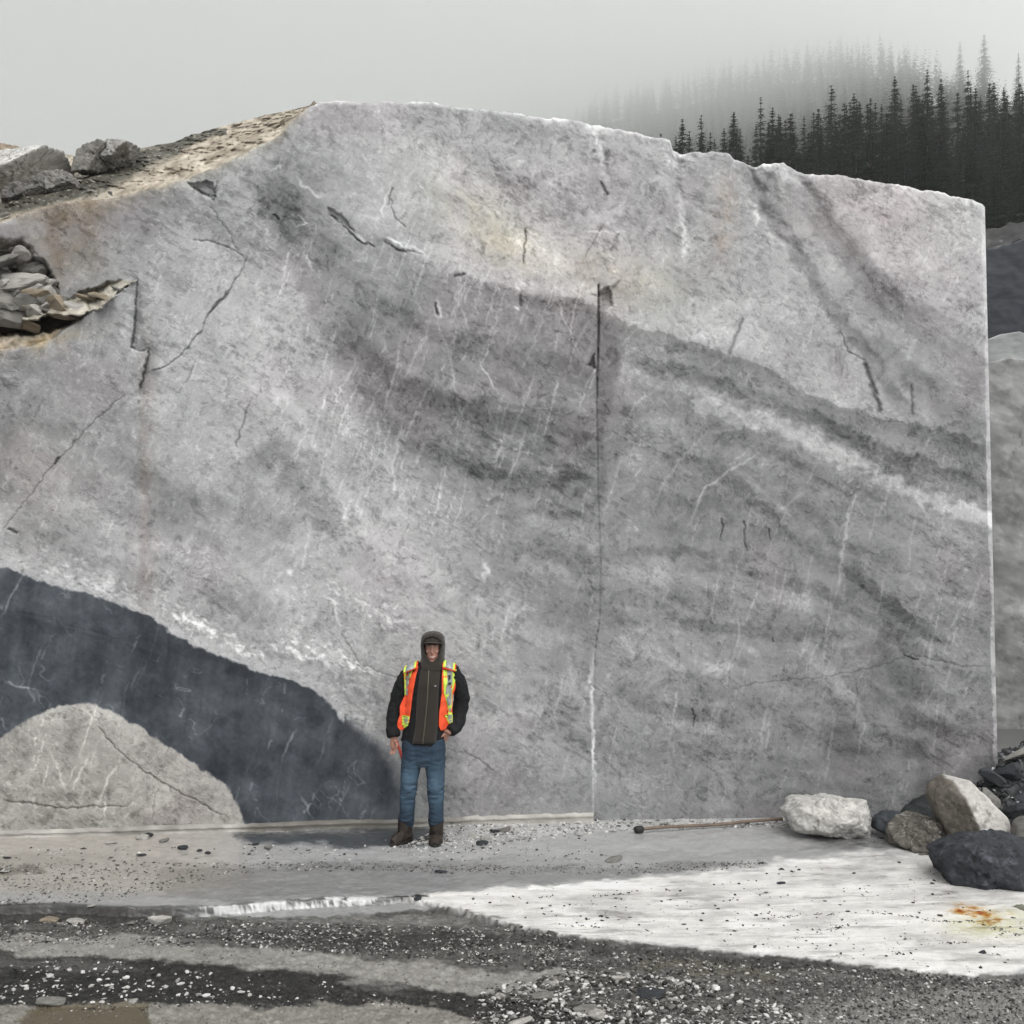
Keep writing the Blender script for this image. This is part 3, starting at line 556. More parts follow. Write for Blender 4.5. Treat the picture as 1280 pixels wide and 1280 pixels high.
# lower ground in front of the bench
mud = [(-400, 1134), (0, 1136), (230, 1146), (420, 1146), (540, 1137)]+lower[::-1]+[(1600, 1400), (-400, 1400)]
s = polysd(gx+fbm(gx, gy*4, 20, 3, 240)*5, gy+fbm(gx, gy*4, 14, 4, 241)*2, mud); mm = 1-sstep(-1.5, 1.5, s)
tone = 84+fbm(gx, gy*4, 26, 5, 242)*16+fbm(gx, gy*3.2, 3.2, 4, 243)*22+fba(gx, gy*3, 12, 4, 244, 4, 6)*12
v = v*(1-mm)+tone*mm; rough = rough*(1-mm)+.42*mm; gt = gt*(1-mm[..., None])+mm[..., None]*np.array([2, 1, -2.])
gz([(-300, 1133), (60, 1133), (220, 1136), (235, 1150), (190, 1158), (60, 1156), (-300, 1160)], 58, 2, tex=10, tc=(3, 1, -2))                 # shade of a hollow under the bench edge, painted into the ground colour
gz([(200, 1146), (420, 1146), (520, 1140), (640, 1150), (560, 1158), (380, 1152)], 118, 2, rg=.3, tex=18)
gz([(380, 1160), (470, 1164), (640, 1172), (620, 1184), (480, 1190), (380, 1182), (240, 1168)], 54, 3, tex=14)
gz([(-300, 1176), (140, 1168), (260, 1180), (400, 1190), (520, 1202), (620, 1216), (720, 1210), (690, 1236), (600, 1240), (540, 1236), (420, 1222), (300, 1206), (120, 1196), (-300, 1194)], 146, 4, rg=.38, tex=15, tc=(3, 1, -4))
gz([(-300, 1194), (110, 1196), (220, 1204), (330, 1212), (420, 1224), (480, 1242), (520, 1236), (620, 1243), (760, 1262), (820, 1300), (700, 1310), (560, 1266), (460, 1252), (250, 1258), (-300, 1256)], 34, 3, rg=.42, tex=14, tc=(2, 1, -2))
gz([(0, 1197), (130, 1200), (180, 1212), (0, 1214), (-100, 1210)], 80, 4, rg=.35, tex=4)
gz([(-300, 1262), (100, 1254), (400, 1258), (480, 1252), (560, 1262), (640, 1300), (640, 1400), (-300, 1400)], 134, 3, rg=.36, tex=17, tc=(4, 1, -6))
gz([(15, 1290), (28, 1268), (60, 1256), (120, 1252), (180, 1256), (185, 1275), (215, 1340), (15, 1340)], 100, 2.5, rg=.07, tex=2, tc=(8, 0, -16))   # brown puddle
gz([(640, 1168), (800, 1184), (960, 1198), (1100, 1214), (1000, 1212), (900, 1204), (760, 1190), (640, 1176)], 62, 2, rg=.35, tex=6)
gz([(800, 1198), (880, 1200), (980, 1212), (960, 1224), (860, 1216), (800, 1208)], 90, 3, rg=.2, tex=4, tc=(4, 2, -8))
gz([(1000, 1250), (1300, 1230), (1600, 1230), (1600, 1400), (960, 1400)], 128, 12, tex=16, tc=(2, 0, -3), k=.85)
v = np.where(far_, 105+fbm(GX*3, GY*3, 8, 3, 4)*6, v)
# heights
z = fbm(gx, gy*4, 50, 4, 250)*.006+fbm(gx, gy*3.5, 9, 4, 251)*.003
step_y = interp(gx, SL)+fbm(gx, gx*0, 34, 4, 252)*1.6
dropx = interp(gx, DX)
wdt = interp(gx, [(-400, 7.), (230, 7.), (540, 7), (700, 9), (1600, 10)])*(1+.3*fbm(gx, gx*0, 40, 3, 270))
z -= dropx*sstep(0, 1, (gy-step_y)/wdt)
z -= .012*sstep(1160, 1250, gy)
stepm = np.exp(-((gy-step_y-wdt*.5)/6)**2)*(gx < 700); z += stepm*(fbm(gx, gy*2.5, 30, 3, 271)*.010+fbm(gx, gy*2.5, 7, 3, 272)*.003)
z += mm*(fbm(gx, gy*3.5, 12, 5, 253)*.008+fbm(gx, gy*3.2, 3, 3, 254)*.005)
z = z*(1-.75*slab_m*(gy > 1085))+slab_m*(bands*.0012)
z -= .006*(1-sstep(-4, 3, polysd(ux, uy, lower[::-1][:1]+lower[::-1]+[(1600, 1400), (500, 1400)])))*mm
pm = (rough < .3); z = np.where(rough < .10, -.088, z)
z = np.where(far_ & (GY < 3.2), -.08, z); z = np.where(far_ & (GY > 13), -.1+fbm(GX*8, GY*8, 20, 3, 9)*.03, z)
hf = np.abs(gy-interp(gx, SL)-2-wdt*.4) < 5                      # broken step face: marble and slate patches
kk = (1-sstep(.2, 1.1, np.abs(gy-step_y-wdt*.5)/(wdt*.5+2.4)))*(gx < 660)
pat = fbm(gx+gy*3, gy*6, 26, 4, 260)+.3*fbm(gx, gy*3, 6, 3, 261)
ft = 84+132*sstep(-.25, .05, pat)+fbm(gx, gy*4, 4, 3, 262)*22; ft = ft-80*sstep(485, 495, gx)*(1-sstep(528, 540, gx))*sstep(-.6, .3, fbm(gx, gy*4, 9, 3, 263)+.3)
ft = np.where(gx > 540, 206, ft); ft = np.where(gx < 232, 60+fbm(gx, gy*5, 7, 3, 264)*14, ft); v = v*(1-kk)+ft*kk  # left end painted dark with the shade of the hollow
gcol = lin(np.clip(v[..., None]+gt, 22, 236))*(.68+.12*slab_m[..., None])
GV = np.stack([GX, GY, z], -1).reshape(-1, 3)
o = mesh_np('ground', GV, gridfaces(len(YR), len(cols))[:, ::-1], M_ground, None, gcol.reshape(-1, 3), wet=rough.ravel())
tag(o, kind='structure')
def gheight(qx, qy):
    """ground z at a photo point"""
    j = np.clip(np.searchsorted(cols, qx), 1, len(cols)-1); yy = F*(CH+dz(qx, qy))/(np.asarray(qy, float)-HY)
    i = np.clip(np.searchsorted(YR, yy), 1, len(YR)-1); return z[i, j]
def gpos(qx, qy):
    yy = float(F*(CH+dz(qx, qy))/(qy-HY)); return np.array([(qx-640)/F*yy, yy, float(gheight(qx, qy))])

# ------------------------------------------------------------ rocks
def ico(sub):
    bm = bmesh.new(); bmesh.ops.create_icosphere(bm, subdivisions=sub, radius=1)
    V = np.array([v.co[:] for v in bm.verts]); Fq = np.array([[v.index for v in f.verts] for f in bm.faces]); bm.free(); return V, Fq
ICO = {k: ico(k) for k in (1, 2, 3, 4, 6)}
def radial(dirs, N, d, k=0.):
    a = dirs@N.T; a = np.where(a > 1e-3, a, 1e-3); r = d[None, :]/a
    if k <= 0: return r.min(1)
    m = r.min(1, keepdims=True); return (m[:, 0]-k*np.log(np.exp(-(r-m)/k).sum(1)))
def boulder(name, outline, Yc, depth, colf, facets=(), seed=0, sub=6, nz=.02, k=.02, label='', cat='rock', tilt=.25, group=None, mat=None, extra=12):
    """convex rock whose outline, seen from the bench, follows the given points; facets = extra (normal, fraction)"""
    r = random.Random(seed); P = np.array([((a-640)/F*Yc, CH-(b-HY)/F*Yc) for a, b in outline]); c = P.mean(0)
    N = []; d = []
    n = len(P); area = sum(P[i][0]*P[(i+1) % n][1]-P[(i+1) % n][0]*P[i][1] for i in range(n)); sg = 1 if area > 0 else -1
    for i in range(n):
        e_ = P[(i+1) % n]-P[i]; nn = np.array([e_[1], -e_[0]])*sg; nn = nn/np.linalg.norm(nn)
        dd = nn@(P[i]-c); t = r.uniform(-tilt, tilt); N.append((nn[0], t, nn[1])); d.append(dd)
    N.append((0, -1, .15)); d.append(depth); N.append((0.1, 1, .1)); d.append(depth)
    for (fn, fr) in facets: N.append(fn); d.append(fr)
    N = np.array(N, float); L = np.linalg.norm(N, axis=1); N /= L[:, None]; d = np.array(d, float)
    d[n:] /= L[n:]*1.0
    Vd, Fc = ICO[sub]; V0 = Vd*radial(Vd, N, d, 0)[:, None]; q_ = np.random.default_rng(seed)
    E = q_.normal(size=(extra, 3))*np.array([1, 1.3, 1]); E /= np.linalg.norm(E, axis=1)[:, None]; ed_ = (V0@E.T).max(0)*q_.uniform(.80, .93, extra); N = np.vstack([N, E]); d = np.concatenate([d, ed_])
    rad = radial(Vd, N, d, k*.35); V = Vd*rad[:, None]
    V *= (1+0*rad)[:, None]
    q = V/ max(.15, np.median(rad)); V += Vd*(fbm3(q*2.2+seed, 3, seed)*nz*.9+fbm3(q*14+seed, 4, seed+3, .7)*nz*.34+np.maximum(0, fbm3(q*4+seed, 3, seed+7)-.25)*-nz*1.1)[:, None]
    cc = colf(V, q, Vd)
    org = np.array([c[0], Yc, c[1]+V[:, 2].min()])
    V[:, 2] -= V[:, 2].min()
    o = mesh_np(name, V, Fc, mat or M_rock, None, cc); o.location = org
    return tag(o, label, cat, group)
def cf(base, var=.25, veins=None, warm=(1, 1, 1), side=None, seed=0, sc_=4):
    b = lin(base)*.8
    def f(V, q, Vd):
        n = fbm3(q*sc_+seed, 5, seed+20); n2 = fbm3(q*14+seed, 3, seed+30)
        c = b[None, :]*(1+var*n+var*.6*n2)[:, None]
        if veins is not None:
            kx = np.abs(fbm3(q*np.array([2., 2., 2.])+seed*3, 3, seed+40)); m = 1-sstep(.0, .07, kx); c = c*(1-m[:, None])+lin(veins)*m[:, None]
        if side is not None: c = side(V, q, Vd, c)
        return c
    return f
pale = (182, 178, 172); dark = (58, 62, 68); mid = (112, 108, 102)
boulder('boulder', [(977, 1028), (980, 1016), (995, 1002), (1012, 1000), (1050, 999), (1086, 1004), (1086, 1022), (1093, 1040), (1088, 1047), (1055, 1047), (1005, 1040)], 9.35, .27,
        cf((184, 182, 178), .38, None, seed=2), [((-.5, -1, .2), .28), ((.2, -1, -.7), .26), ((.6, -.8, .3), .3), ((0, -.5, 1), .155)], 3, nz=.028, extra=6, label='low pale marble boulder alone at the foot of the wall', cat='boulder', k=.012)
boulder('boulder', [(1090, 1036), (1094, 1024), (1108, 1015), (1128, 1016), (1132, 1034), (1126, 1040), (1096, 1040)], 9.3, .16, cf(dark, .3, seed=3), [((-.5, -1, .6), .1)], 5, sub=4, nz=.015, label='small flat dark rock between the low pale boulder and the leaning slab', cat='boulder')
boulder('rock_slab', [(1122, 1022), (1136, 1008), (1170, 988), (1186, 992), (1182, 1034), (1140, 1040)], 9.45, .14, cf((48, 50, 52), .3, seed=4), [((-.3, -1, .5), .09)], 6, sub=4, nz=.014, label='dark slab leaning up behind the brown-grey rock wedge', cat='boulder')
boulder('boulder', [(1118, 1058), (1124, 1036), (1138, 1016), (1152, 1020), (1172, 1002), (1190, 1010), (1202, 1060), (1170, 1064)], 8.95, .2,
        cf((104, 100, 94), .45, (150, 146, 140), seed=5), [((-.7, -1, .3), .16), ((.5, -1, .3), .17)], 7, nz=.03, extra=2, label='brown-grey broken rock wedge with a jagged face beside the white leaning boulder', cat='boulder', k=.01)
def twotone(V, q, Vd, c):
    m = sstep(-.02, .02, V[:, 0]*.92+V[:, 2]*.40+.05+.012*fbm3(q*4, 3, 5)); n = fbm3(q*3.2, 4, 6)
    lite = lin((190, 186, 182))*.86; drk = lin((112, 106, 98))*.8
    l = lite[None, :]*(1-.5*sstep(.25, .8, n))[:, None]*(1+.12*fbm3(q*12, 3, 8))[:, None]
    d_ = drk[None, :]*(1+.35*fbm3(q*10, 4, 9))[:, None]
    return d_*(1-m[:, None])+l*m[:, None]
boulder('boulder', [(1168, 1002), (1172, 990), (1184, 977), (1200, 973), (1212, 976), (1226, 990), (1242, 1006), (1256, 1022), (1264, 1052), (1258, 1058), (1228, 1057), (1196, 1056), (1182, 1034)], 8.75, .24,
        cf((150, 146, 140), .3, seed=6, side=twotone), [((-.75, -1, -.25), .22), ((.3, -.9, .25), .147)], 9, nz=.010, k=.005, extra=5, label='large white marble boulder leaning on the dark rocks, brown along its left side', cat='boulder', tilt=.15)
boulder('boulder', [(1169, 1086), (1174, 1068), (1190, 1056), (1212, 1050), (1262, 1054), (1300, 1062), (1335, 1075), (1330, 1108), (1290, 1122), (1240, 1118), (1196, 1114), (1176, 1104)], 8.1, .36,
        cf((48, 51, 56), .5, (70, 74, 80), seed=7), [((-.6, -1, .35), .33), ((.1, -1, .8), .29), ((.5, -1, .1), .3), ((-.2, -1, -.6), .28)], 12, nz=.03, k=.012, label='largest dark grey boulder, in front of the white leaning one', cat='boulder')
for i, (ol, yy, cc, lb) in enumerate([
    ([(1242, 1126), (1250, 1116), (1272, 1118), (1300, 1130), (1296, 1142), (1262, 1138)], 7.85, (106, 108, 104), 'flat grey stone under the front edge of the largest dark boulder'),
    ([(1250, 1144), (1256, 1132), (1275, 1133), (1278, 1146), (1268, 1152)], 7.6, (122, 120, 114), 'small pale grey slab beside the rust stain'),
    ([(1266, 1156), (1268, 1142), (1282, 1136), (1310, 1144), (1306, 1160), (1280, 1162)], 7.45, (118, 118, 106), 'greenish grey stone at the right edge near the rust stain'),
    ([(1268, 1048), (1272, 1030), (1284, 1020), (1310, 1022), (1312, 1052), (1290, 1060)], 8.5, (108, 106, 102), 'rounded grey rock right of the white leaning boulder')]):
    boulder('stone', ol, yy, .1, cf(cc, .3, seed=20+i), [((-.3, -1, .6), .07)], 30+i, sub=4, nz=.01, label=lb, cat='rock')
# generic rubble shapes
def rubble_mesh(seed, sub=3, flat=1.):
    r = np.random.default_rng(seed); n = r.integers(9, 14); N = r.normal(size=(n, 3)); N /= np.linalg.norm(N, axis=1)[:, None]
    N = np.vstack([N, np.eye(3), -np.eye(3)]); d = np.concatenate([r.uniform(.5, .95, n), r.uniform(.75, 1.1, 6)])
    Vd, Fc = ICO[sub]; V = Vd*radial(Vd, N, d, .004)[:, None]; V += Vd*(fbm3(Vd*3+seed, 3, seed)*.02)[:, None]; V[:, 2] *= flat
    return V, Fc, Vd
RUB = {}
def rub_variant(tone, i):
    key = (tone, i)
    if key not in RUB:
        V, Fc, Vd = rubble_mesh(100+i, 3, .8); b = {'pale': (176, 173, 168), 'mid': (128, 126, 121), 'dark': (56, 59, 63), 'tan': (150, 138, 120)}[tone]
        n = fbm3(Vd*3+i, 4, i+3); c = lin(b)[None, :]*.8*(1+.35*n)[:, None]
        o = mesh_np('rock', V, Fc, M_rock, None, c, smooth=False); RUB[key] = o.data; bpy.data.objects.remove(o)
    return RUB[key]
def put_rock(pos, size, tone, i, label, group, rot=None, name='rock', cat='rock', sq=None, rnd=random):
    o = bpy.data.objects.new(name, rub_variant(tone, i % 7)); COL.objects.link(o); o.location = pos
    s = sq or (rnd.uniform(.8, 1.5), rnd.uniform(.7, 1.1), rnd.uniform(.5, .9)); o.scale = [size*a for a in s]
    o.rotation_euler = rot or (rnd.uniform(-.5, .5), rnd.uniform(-.5, .5), rnd.uniform(0, 6.28))
    return tag(o, label, cat, group)
# dark pile at the right corner: a heap, biggest below
r1 = random.Random(21)
HT = [(1195, 1010), (1225, 970), (1250, 957), (1280, 946), (1360, 925), (1560, 905)]
def heapz(qx, t): return float((CH-(interp(qx, HT)-HY)/F*9.9)*sstep(0, .62, t)*sstep(1180, 1240, qx)*.95-.04)
for i in range(125):
    a = r1.random()**.8; qx = 1208+a*150; b = r1.random()**.8; Yd = 8.75+1.9*b; s = (.03+.075*r1.random()**1.8)*(1.15-.35*b); zc = max(.02, heapz(qx, b)+s*.25)
    tone = r1.choices(['dark', 'mid', 'pale'], [8, 3, 1.6])[0]
    if tone == 'pale': s *= .45
    put_rock(((qx-640)/F*Yd, Yd, zc), s, tone, i, {'dark': 'dark angular rock in the heap at the right corner of the wall', 'mid': 'grey angular rock in the heap at the right corner of the wall', 'pale': 'small white chip in the heap at the right corner of the wall'}[tone], {'dark': 'dark rocks heaped in the right corner', 'mid': 'grey rocks heaped in the right corner', 'pale': 'white chips heaped in the right corner'}[tone], rnd=r1)
for (qx, qy, s, tone, Yd, lb) in [(1276, 942, .13, 'pale', 9.9, 'pale crumbly rock on top of the dark heap'), (1262, 966, .14, 'dark', 9.6, 'large dark rock just under the pale crumbly one'), (1240, 970, .12, 'dark', 9.6, 'dark pointed rock at the left shoulder of the heap'),
                               (1270, 1012, .12, 'dark', 9.1, 'dark block behind the rounded grey rock'), (1238, 998, .09, 'mid', 9.3, 'grey green rock tucked behind the white leaning boulder')]:
    put_rock(((qx-640)/F*Yd, Yd, CH-(qy-HY)/F*Yd), s, tone, int(qx), lb, None, rnd=r1)
# soil core that carries the heap
def mound(name, pts, mat, cf_, kind='structure', label=None, cat=None):
    V, Fc = ICO[4]; o = None
rowsn = []
for j in range(26):
    t = j/25.; Yd = 8.75+1.9*t; row = []
    for i in range(40):
        qx = 1195+i*9.; zt = (CH-(interp(qx, [(1195, 1010), (1225, 970), (1250, 955), (1280, 942), (1360, 925), (1560, 905)])-HY)/F*9.9)
        zz = zt*sstep(0, .62, t)*sstep(1180, 1240, qx)*.95-.05+.06*float(vn(np.array(qx/9.), np.array(t*11), 4))
        row.append(((qx-640)/F*Yd, Yd, zz))
    rowsn.append(row)
o = sheet('rubble_heap', rowsn, M_rock, None, lambda P: lin(np.clip(62+fbm(P[:, 0]*80, P[:, 1]*80, 5, 4, 2)[:, None]*40+np.array([0, 0, 2]), 0, 240))*.8)
VC, FC, VdC = rubble_mesh(900, 2, .8); nC = 2600; rc = np.random.default_rng(4); PV = []; CC = []
for i in range(nC):
    qx = 1204+rc.random()*170; b_ = rc.random(); Yd = 8.72+1.95*b_; s_ = .010+.034*rc.random()**2.2; zz_ = heapz(qx, b_)+.02+rc.uniform(-.01, .03); ang = rc.uniform(0, 6.28); R3 = np.array(Matrix.Rotation(ang, 3, Vector(rc.normal(size=3)).normalized()))
    PV.append((VC*[1.3, 1, .8]*s_)@R3.T+[(qx-640)/F*Yd, Yd, max(zz_, .01)]); t_ = rc.choice([44, 60, 84, 120, 190], p=[.36, .3, .17, .1, .07])+rc.uniform(-8, 8); CC.append(np.tile(lin((t_, t_+1, t_+3))*.8, (len(VC), 1)))
hv = np.array([v.co[:] for v in o.data.vertices]); hc = np.zeros(len(hv)*4, np.float32); o.data.attributes['Col'].data.foreach_get('color', hc)
hq = np.array([p.vertices[:] for p in o.data.polygons]); ht = np.concatenate([hq[:, [0, 1, 2]], hq[:, [0, 2, 3]]]); bpy.data.objects.remove(o)
Fa_ = (FC[None]+(np.arange(nC)*len(VC))[:, None, None]).reshape(-1, 3)+len(hv)
o = mesh_np('rubble_heap', np.vstack([hv]+PV), np.vstack([ht, Fa_]), M_rock, None, np.vstack([hc.reshape(-1, 4)[:, :3]]+CC), smooth=False)
tag(o, 'dark crushed rubble under the rocks in the right corner', 'rubble', kind='stuff')
# rubble in the hollow, upper left
r2 = random.Random(33)
for i in range(125):
    qx = r2.uniform(-70, 70); ylo = interp(qx, [(-80, 402), (20, 398), (80, 380)]); yhi = interp(qx, [(-80, 268), (0, 283), (12, 300), (50, 336), (66, 362)])
    qy = yhi+(ylo-yhi)*(r2.random()**.8); Yd = 9.56-.22*(qy-280)/120+.05*r2.random(); s = r2.uniform(.06, .15)*(.6+.6*(qy-yhi)/(ylo-yhi+1))
    tone = r2.choices(['pale', 'mid', 'tan'], [5, 4, 2 if qy > 350 else .5])[0]
    put_rock(((qx-640)/F*Yd, Yd, CH-(qy-HY)/F*Yd), s, tone, i, {'pale': 'pale', 'mid': 'grey', 'tan': 'brownish'}[tone]+' angular block in the rubble spill on the high left ledge', {'pale': 'pale', 'mid': 'grey', 'tan': 'brownish'}[tone]+' blocks spilled on the high left ledge', rnd=r2, sq=(r2.uniform(.9, 1.5), .8, r2.uniform(.5, .9)))
for (qx, qy, s) in [(24, 274, .045), (66, 262, .03), (55, 266, .03), (120, 244, .022), (138, 242, .025), (6, 268, .05)]:
    put_rock(((qx-640)/F*9.5, 9.5, CH-(qy-HY)/F*9.5), s, 'pale', int(qx), 'small white stone on the brown rim above the stained face', 'white stones on the brown rim', rnd=r2)
# ---- rough brown slope above and behind the left part of the face
nsr, nsc = 90, 560; uu = np.linspace(-320, 396, nsc)
TOPE = interp(uu, TOP)+1.5; SIL = interp(uu, [(-320, 186), (0, 187), (60, 190), (110, 196), (165, 188), (190, 182), (215, 178), (232, 171), (255, 165), (270, 160), (310, 150), (345, 142), (372, 136), (388, 132), (396, 127)])
rs = []; cs = []
for j in range(nsr):
    t = j/(nsr-1.); Yd = Yw(uu)+.12+4.4*t*interp(uu, [(-320, 1), (300, .8), (396, .25)])
    tt2 = min(1, t/.8); qy = TOPE+(SIL-TOPE)*tt2**.8; zz = CH-(qy-HY)/F*Yd
    if t > .8: zz = zz-(t-.8)*2.5
    X1 = (uu-640)/F*Yd; dd = fbm(X1*60, Yd*60+0*X1, 22, 5, 7)*.09+np.abs(fba(X1*60, zz*60, 14, 4, 9, -32, 4))*-.14+np.abs(fbm(X1*60, zz*90, 7, 4, 10))*-.07
    wgt = sstep(0, .12, t); rs.append(np.stack([X1, Yd+dd*wgt, zz+dd*.35*wgt], -1))
    s2 = fba(uu, qy, 5, 4, 11, -30, 3); tone = 156+s2*34+fbm(uu, qy, 14, 4, 13)*18
    drk = np.exp(-((qy-interp(uu, [(-320, 290), (0, 262), (60, 248), (120, 228), (180, 200), (230, 178), (270, 165)]))/interp(uu, [(-320, 8), (60, 9), (150, 17), (230, 10), (270, 4)]))**2)*(uu < 285)
    drk = np.clip(drk*1.7+.25*fba(uu, qy, 6, 3, 15, -30, 4)*(drk > .1), 0, 1); tone = tone*(1-drk)+drk*(66+22*s2); chip = sstep(.45, .75, fbm(uu, qy*2.2, 4, 4, 17, gain=.7))*(.25+.5*drk); tone = tone*(1-chip)+176*chip; cre = sstep(.5, .75, fba(uu, qy, 4, 4, 19, -34, 4)); tone = tone-38*cre
    c = np.stack([tone+9, tone-1, tone-16], -1); c = c-np.array([4, -4, -10])*drk[:, None]; cs.append(lin(np.clip(c, 30, 230))*.9)
VV = np.concatenate(rs); o = mesh_np('hillside', VV, gridfaces(nsr, nsc)[:, ::-1], M_rock, None, np.concatenate(cs)); tag(o, kind='structure')
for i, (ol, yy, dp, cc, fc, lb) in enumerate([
    ([(-70, 252), (-60, 214), (-8, 190), (45, 186), (104, 184), (116, 192), (96, 214), (62, 224), (20, 236), (4, 252)], 10.4, .5, (196, 194, 191), [((-.3, -1, 1.1), .30), ((.5, -1, .3), .42)], 'largest pale outcrop block sloping down to the left on the high slope'),
    ([(6, 258), (10, 240), (36, 231), (42, 234), (40, 255), (20, 259)], 10.1, .25, (112, 110, 107), [((-.2, -1, .15), .17)], 'dark faced block at the left foot of the pale outcrop'),  # front blocks toned darker: shade of their faces painted in, plus weathering
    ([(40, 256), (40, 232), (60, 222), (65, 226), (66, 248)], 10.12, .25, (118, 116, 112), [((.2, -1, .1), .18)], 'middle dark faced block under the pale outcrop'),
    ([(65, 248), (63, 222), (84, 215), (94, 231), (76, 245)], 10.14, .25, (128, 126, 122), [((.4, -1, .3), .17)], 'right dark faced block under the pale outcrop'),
    ([(104, 218), (108, 188), (126, 177), (134, 178), (124, 214)], 10.8, .25, (124, 122, 117), [((.5, -1, .2), .17)], 'steep grey block leaning against the right end of the pale outcrop'),
    ([(126, 208), (134, 178), (150, 177), (168, 181), (162, 194), (142, 210)], 10.95, .3, (160, 158, 155), [((-.5, -1, .5), .2)], 'smaller grey outcrop block on the skyline right of the pale ones'),
    ([(-60, 240), (-40, 190), (-10, 182), (22, 184), (42, 191), (22, 204), (0, 226), (-20, 246)], 11.3, .35, (146, 132, 114), [((.4, -1, .4), .3)], 'brown weathered rock behind the pale outcrop at the left edge')]):
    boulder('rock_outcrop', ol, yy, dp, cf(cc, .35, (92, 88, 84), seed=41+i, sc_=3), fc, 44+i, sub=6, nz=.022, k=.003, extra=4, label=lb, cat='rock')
r5 = random.Random(8)
for i, (qx, qy, s, tn, lb) in enumerate([(6, 372, .19, 'mid', 'largest grey block low in the rubble spill on the high left ledge'), (34, 352, .15, 'pale', 'big pale block in the middle of the rubble spill on the high left ledge'), (4, 326, .16, 'mid', 'big grey block at the left edge of the rubble spill'), (52, 372, .12, 'tan', 'big brownish block at the right foot of the rubble spill'), (26, 318, .10, 'pale', 'pale block high in the rubble spill under the brown rim')]):
    put_rock(((qx-640)/F*9.35, 9.35, CH-(qy-HY)/F*9.35), s, tn, i+2, lb, None, rnd=r5)
for i, (qx, qy, s, dx) in enumerate([(20, 400, .17, 1.9), (58, 388, .16, 1.8), (92, 384, .15, 2.), (128, 370, .12, 2.0), (74, 372, .13, 1.6), (40, 378, .16, 1.4), (108, 372, .10, 1.8), (148, 362, .08, 1.9), (6, 384, .17, 1.5), (84, 396, .10, 2.2), (-30, 396, .22, 1.6), (-60, 380, .24, 1.4)]):
    put_rock(((qx-640)/F*9.38, 9.40, CH-(qy-HY)/F*9.38), s, ['tan', 'mid', 'pale'][i % 3], i+3, {'tan': 'brownish', 'mid': 'grey', 'pale': 'pale'}[['tan', 'mid', 'pale'][i % 3]]+' flat block wedged along the lip of the high left ledge', 'flat blocks along the lip of the high left ledge', rot=(r5.uniform(-.2, .2), r5.uniform(.1, .45), r5.uniform(-.4, .4)), sq=(dx*.62, .7, .36), rnd=r5)

# ---- benches seen past the right corner of the block
def bench(name, label, pxs, tops, Yd, base, tone, tc, seed, rel=.03, contrast=14, back=2.5, thick=0):
    u = np.linspace(pxs[0], pxs[1], 260); tp = interp(u, tops); n = 200; RS = []; CS = []
    tz = CH-(tp-HY)/F*Yd
    for j in range(n):
        t = j/(n-1.); zz = tz*(1-t)+base*t; X1 = (u-640)/F*Yd; qy = HY-(zz-CH)*F/Yd
        d_ = fbm(u, qy, 60, 4, seed)*rel*2+fbm(u, qy, 9, 4, seed+1)*rel*.6
        RS.append(np.stack([X1, Yd+d_+0*u, zz], -1)); q = tone+fbm(u, qy, 40, 4, seed+2)*contrast+fba(u, qy, 8, 4, seed+3, 18, 4)*contrast*.6+fbm(u, qy, 3, 3, seed+5)*4
        if contrast > 10: q = q-15*sstep(.3, .4, fbm(u, qy, 26, 5, seed+8, gain=.64))+11*sstep(.35, .45, fbm(u, qy, 20, 5, seed+12, gain=.64))-40*(1-sstep(0, .035, np.abs(fbm(u, qy, 50, 3, seed+14))))*sstep(.2, .6, fbm(u, qy, 30, 2, seed+15))+fba(u, qy, 14, 4, seed+16, 20, 5)*12
        q = q+26*np.exp(-t*n/1.6)*(1+fbm(u, qy, 7, 2, seed+6)) ; CS.append(lin(np.clip(q[:, None]+np.array(tc), 20, 230)))
    b0 = RS[0].copy(); extra = []
    for k in (1, .6, .3):
        q = b0.copy(); q[:, 1] += back*k; q[:, 2] += .02*k; extra.append(q)
    RS = [extra[0]*[1, 1, 0]+[0, 0, base]]+extra+RS; CS = [CS[0]]*4+CS
    o = mesh_np(name, np.concatenate(RS), gridfaces(len(RS), 260), M_wall, None, np.concatenate(CS)); return tag(o, label, 'rock wall')
bench('rock_wall', 'grey veined rock wall seen past the right end of the tall marble face', (1205, 1900), [(1205, 455), (1240, 452), (1262, 447), (1290, 450), (1900, 440)], 15.2, -.15, 124, (0, 0, 0), 300, contrast=19, back=3, rel=.012)
bench('rock_wall', 'smooth light grey bench wall above the right rock wall', (1200, 1950), [(1200, 424), (1236, 424), (1250, 418), (1275, 414), (1290, 420), (1950, 410)], 19, 4, 138, (0, 2, 2), 320, contrast=6, rel=.02, back=4)
bench('rock_wall', 'dark blue-grey quarry wall below the forest at the right edge', (1195, 2000), [(1195, 318), (1236, 312), (1260, 306), (1280, 298), (2000, 290)], 25, 6, 50, (-3, 0, 7), 340, contrast=5, rel=.02, back=6)
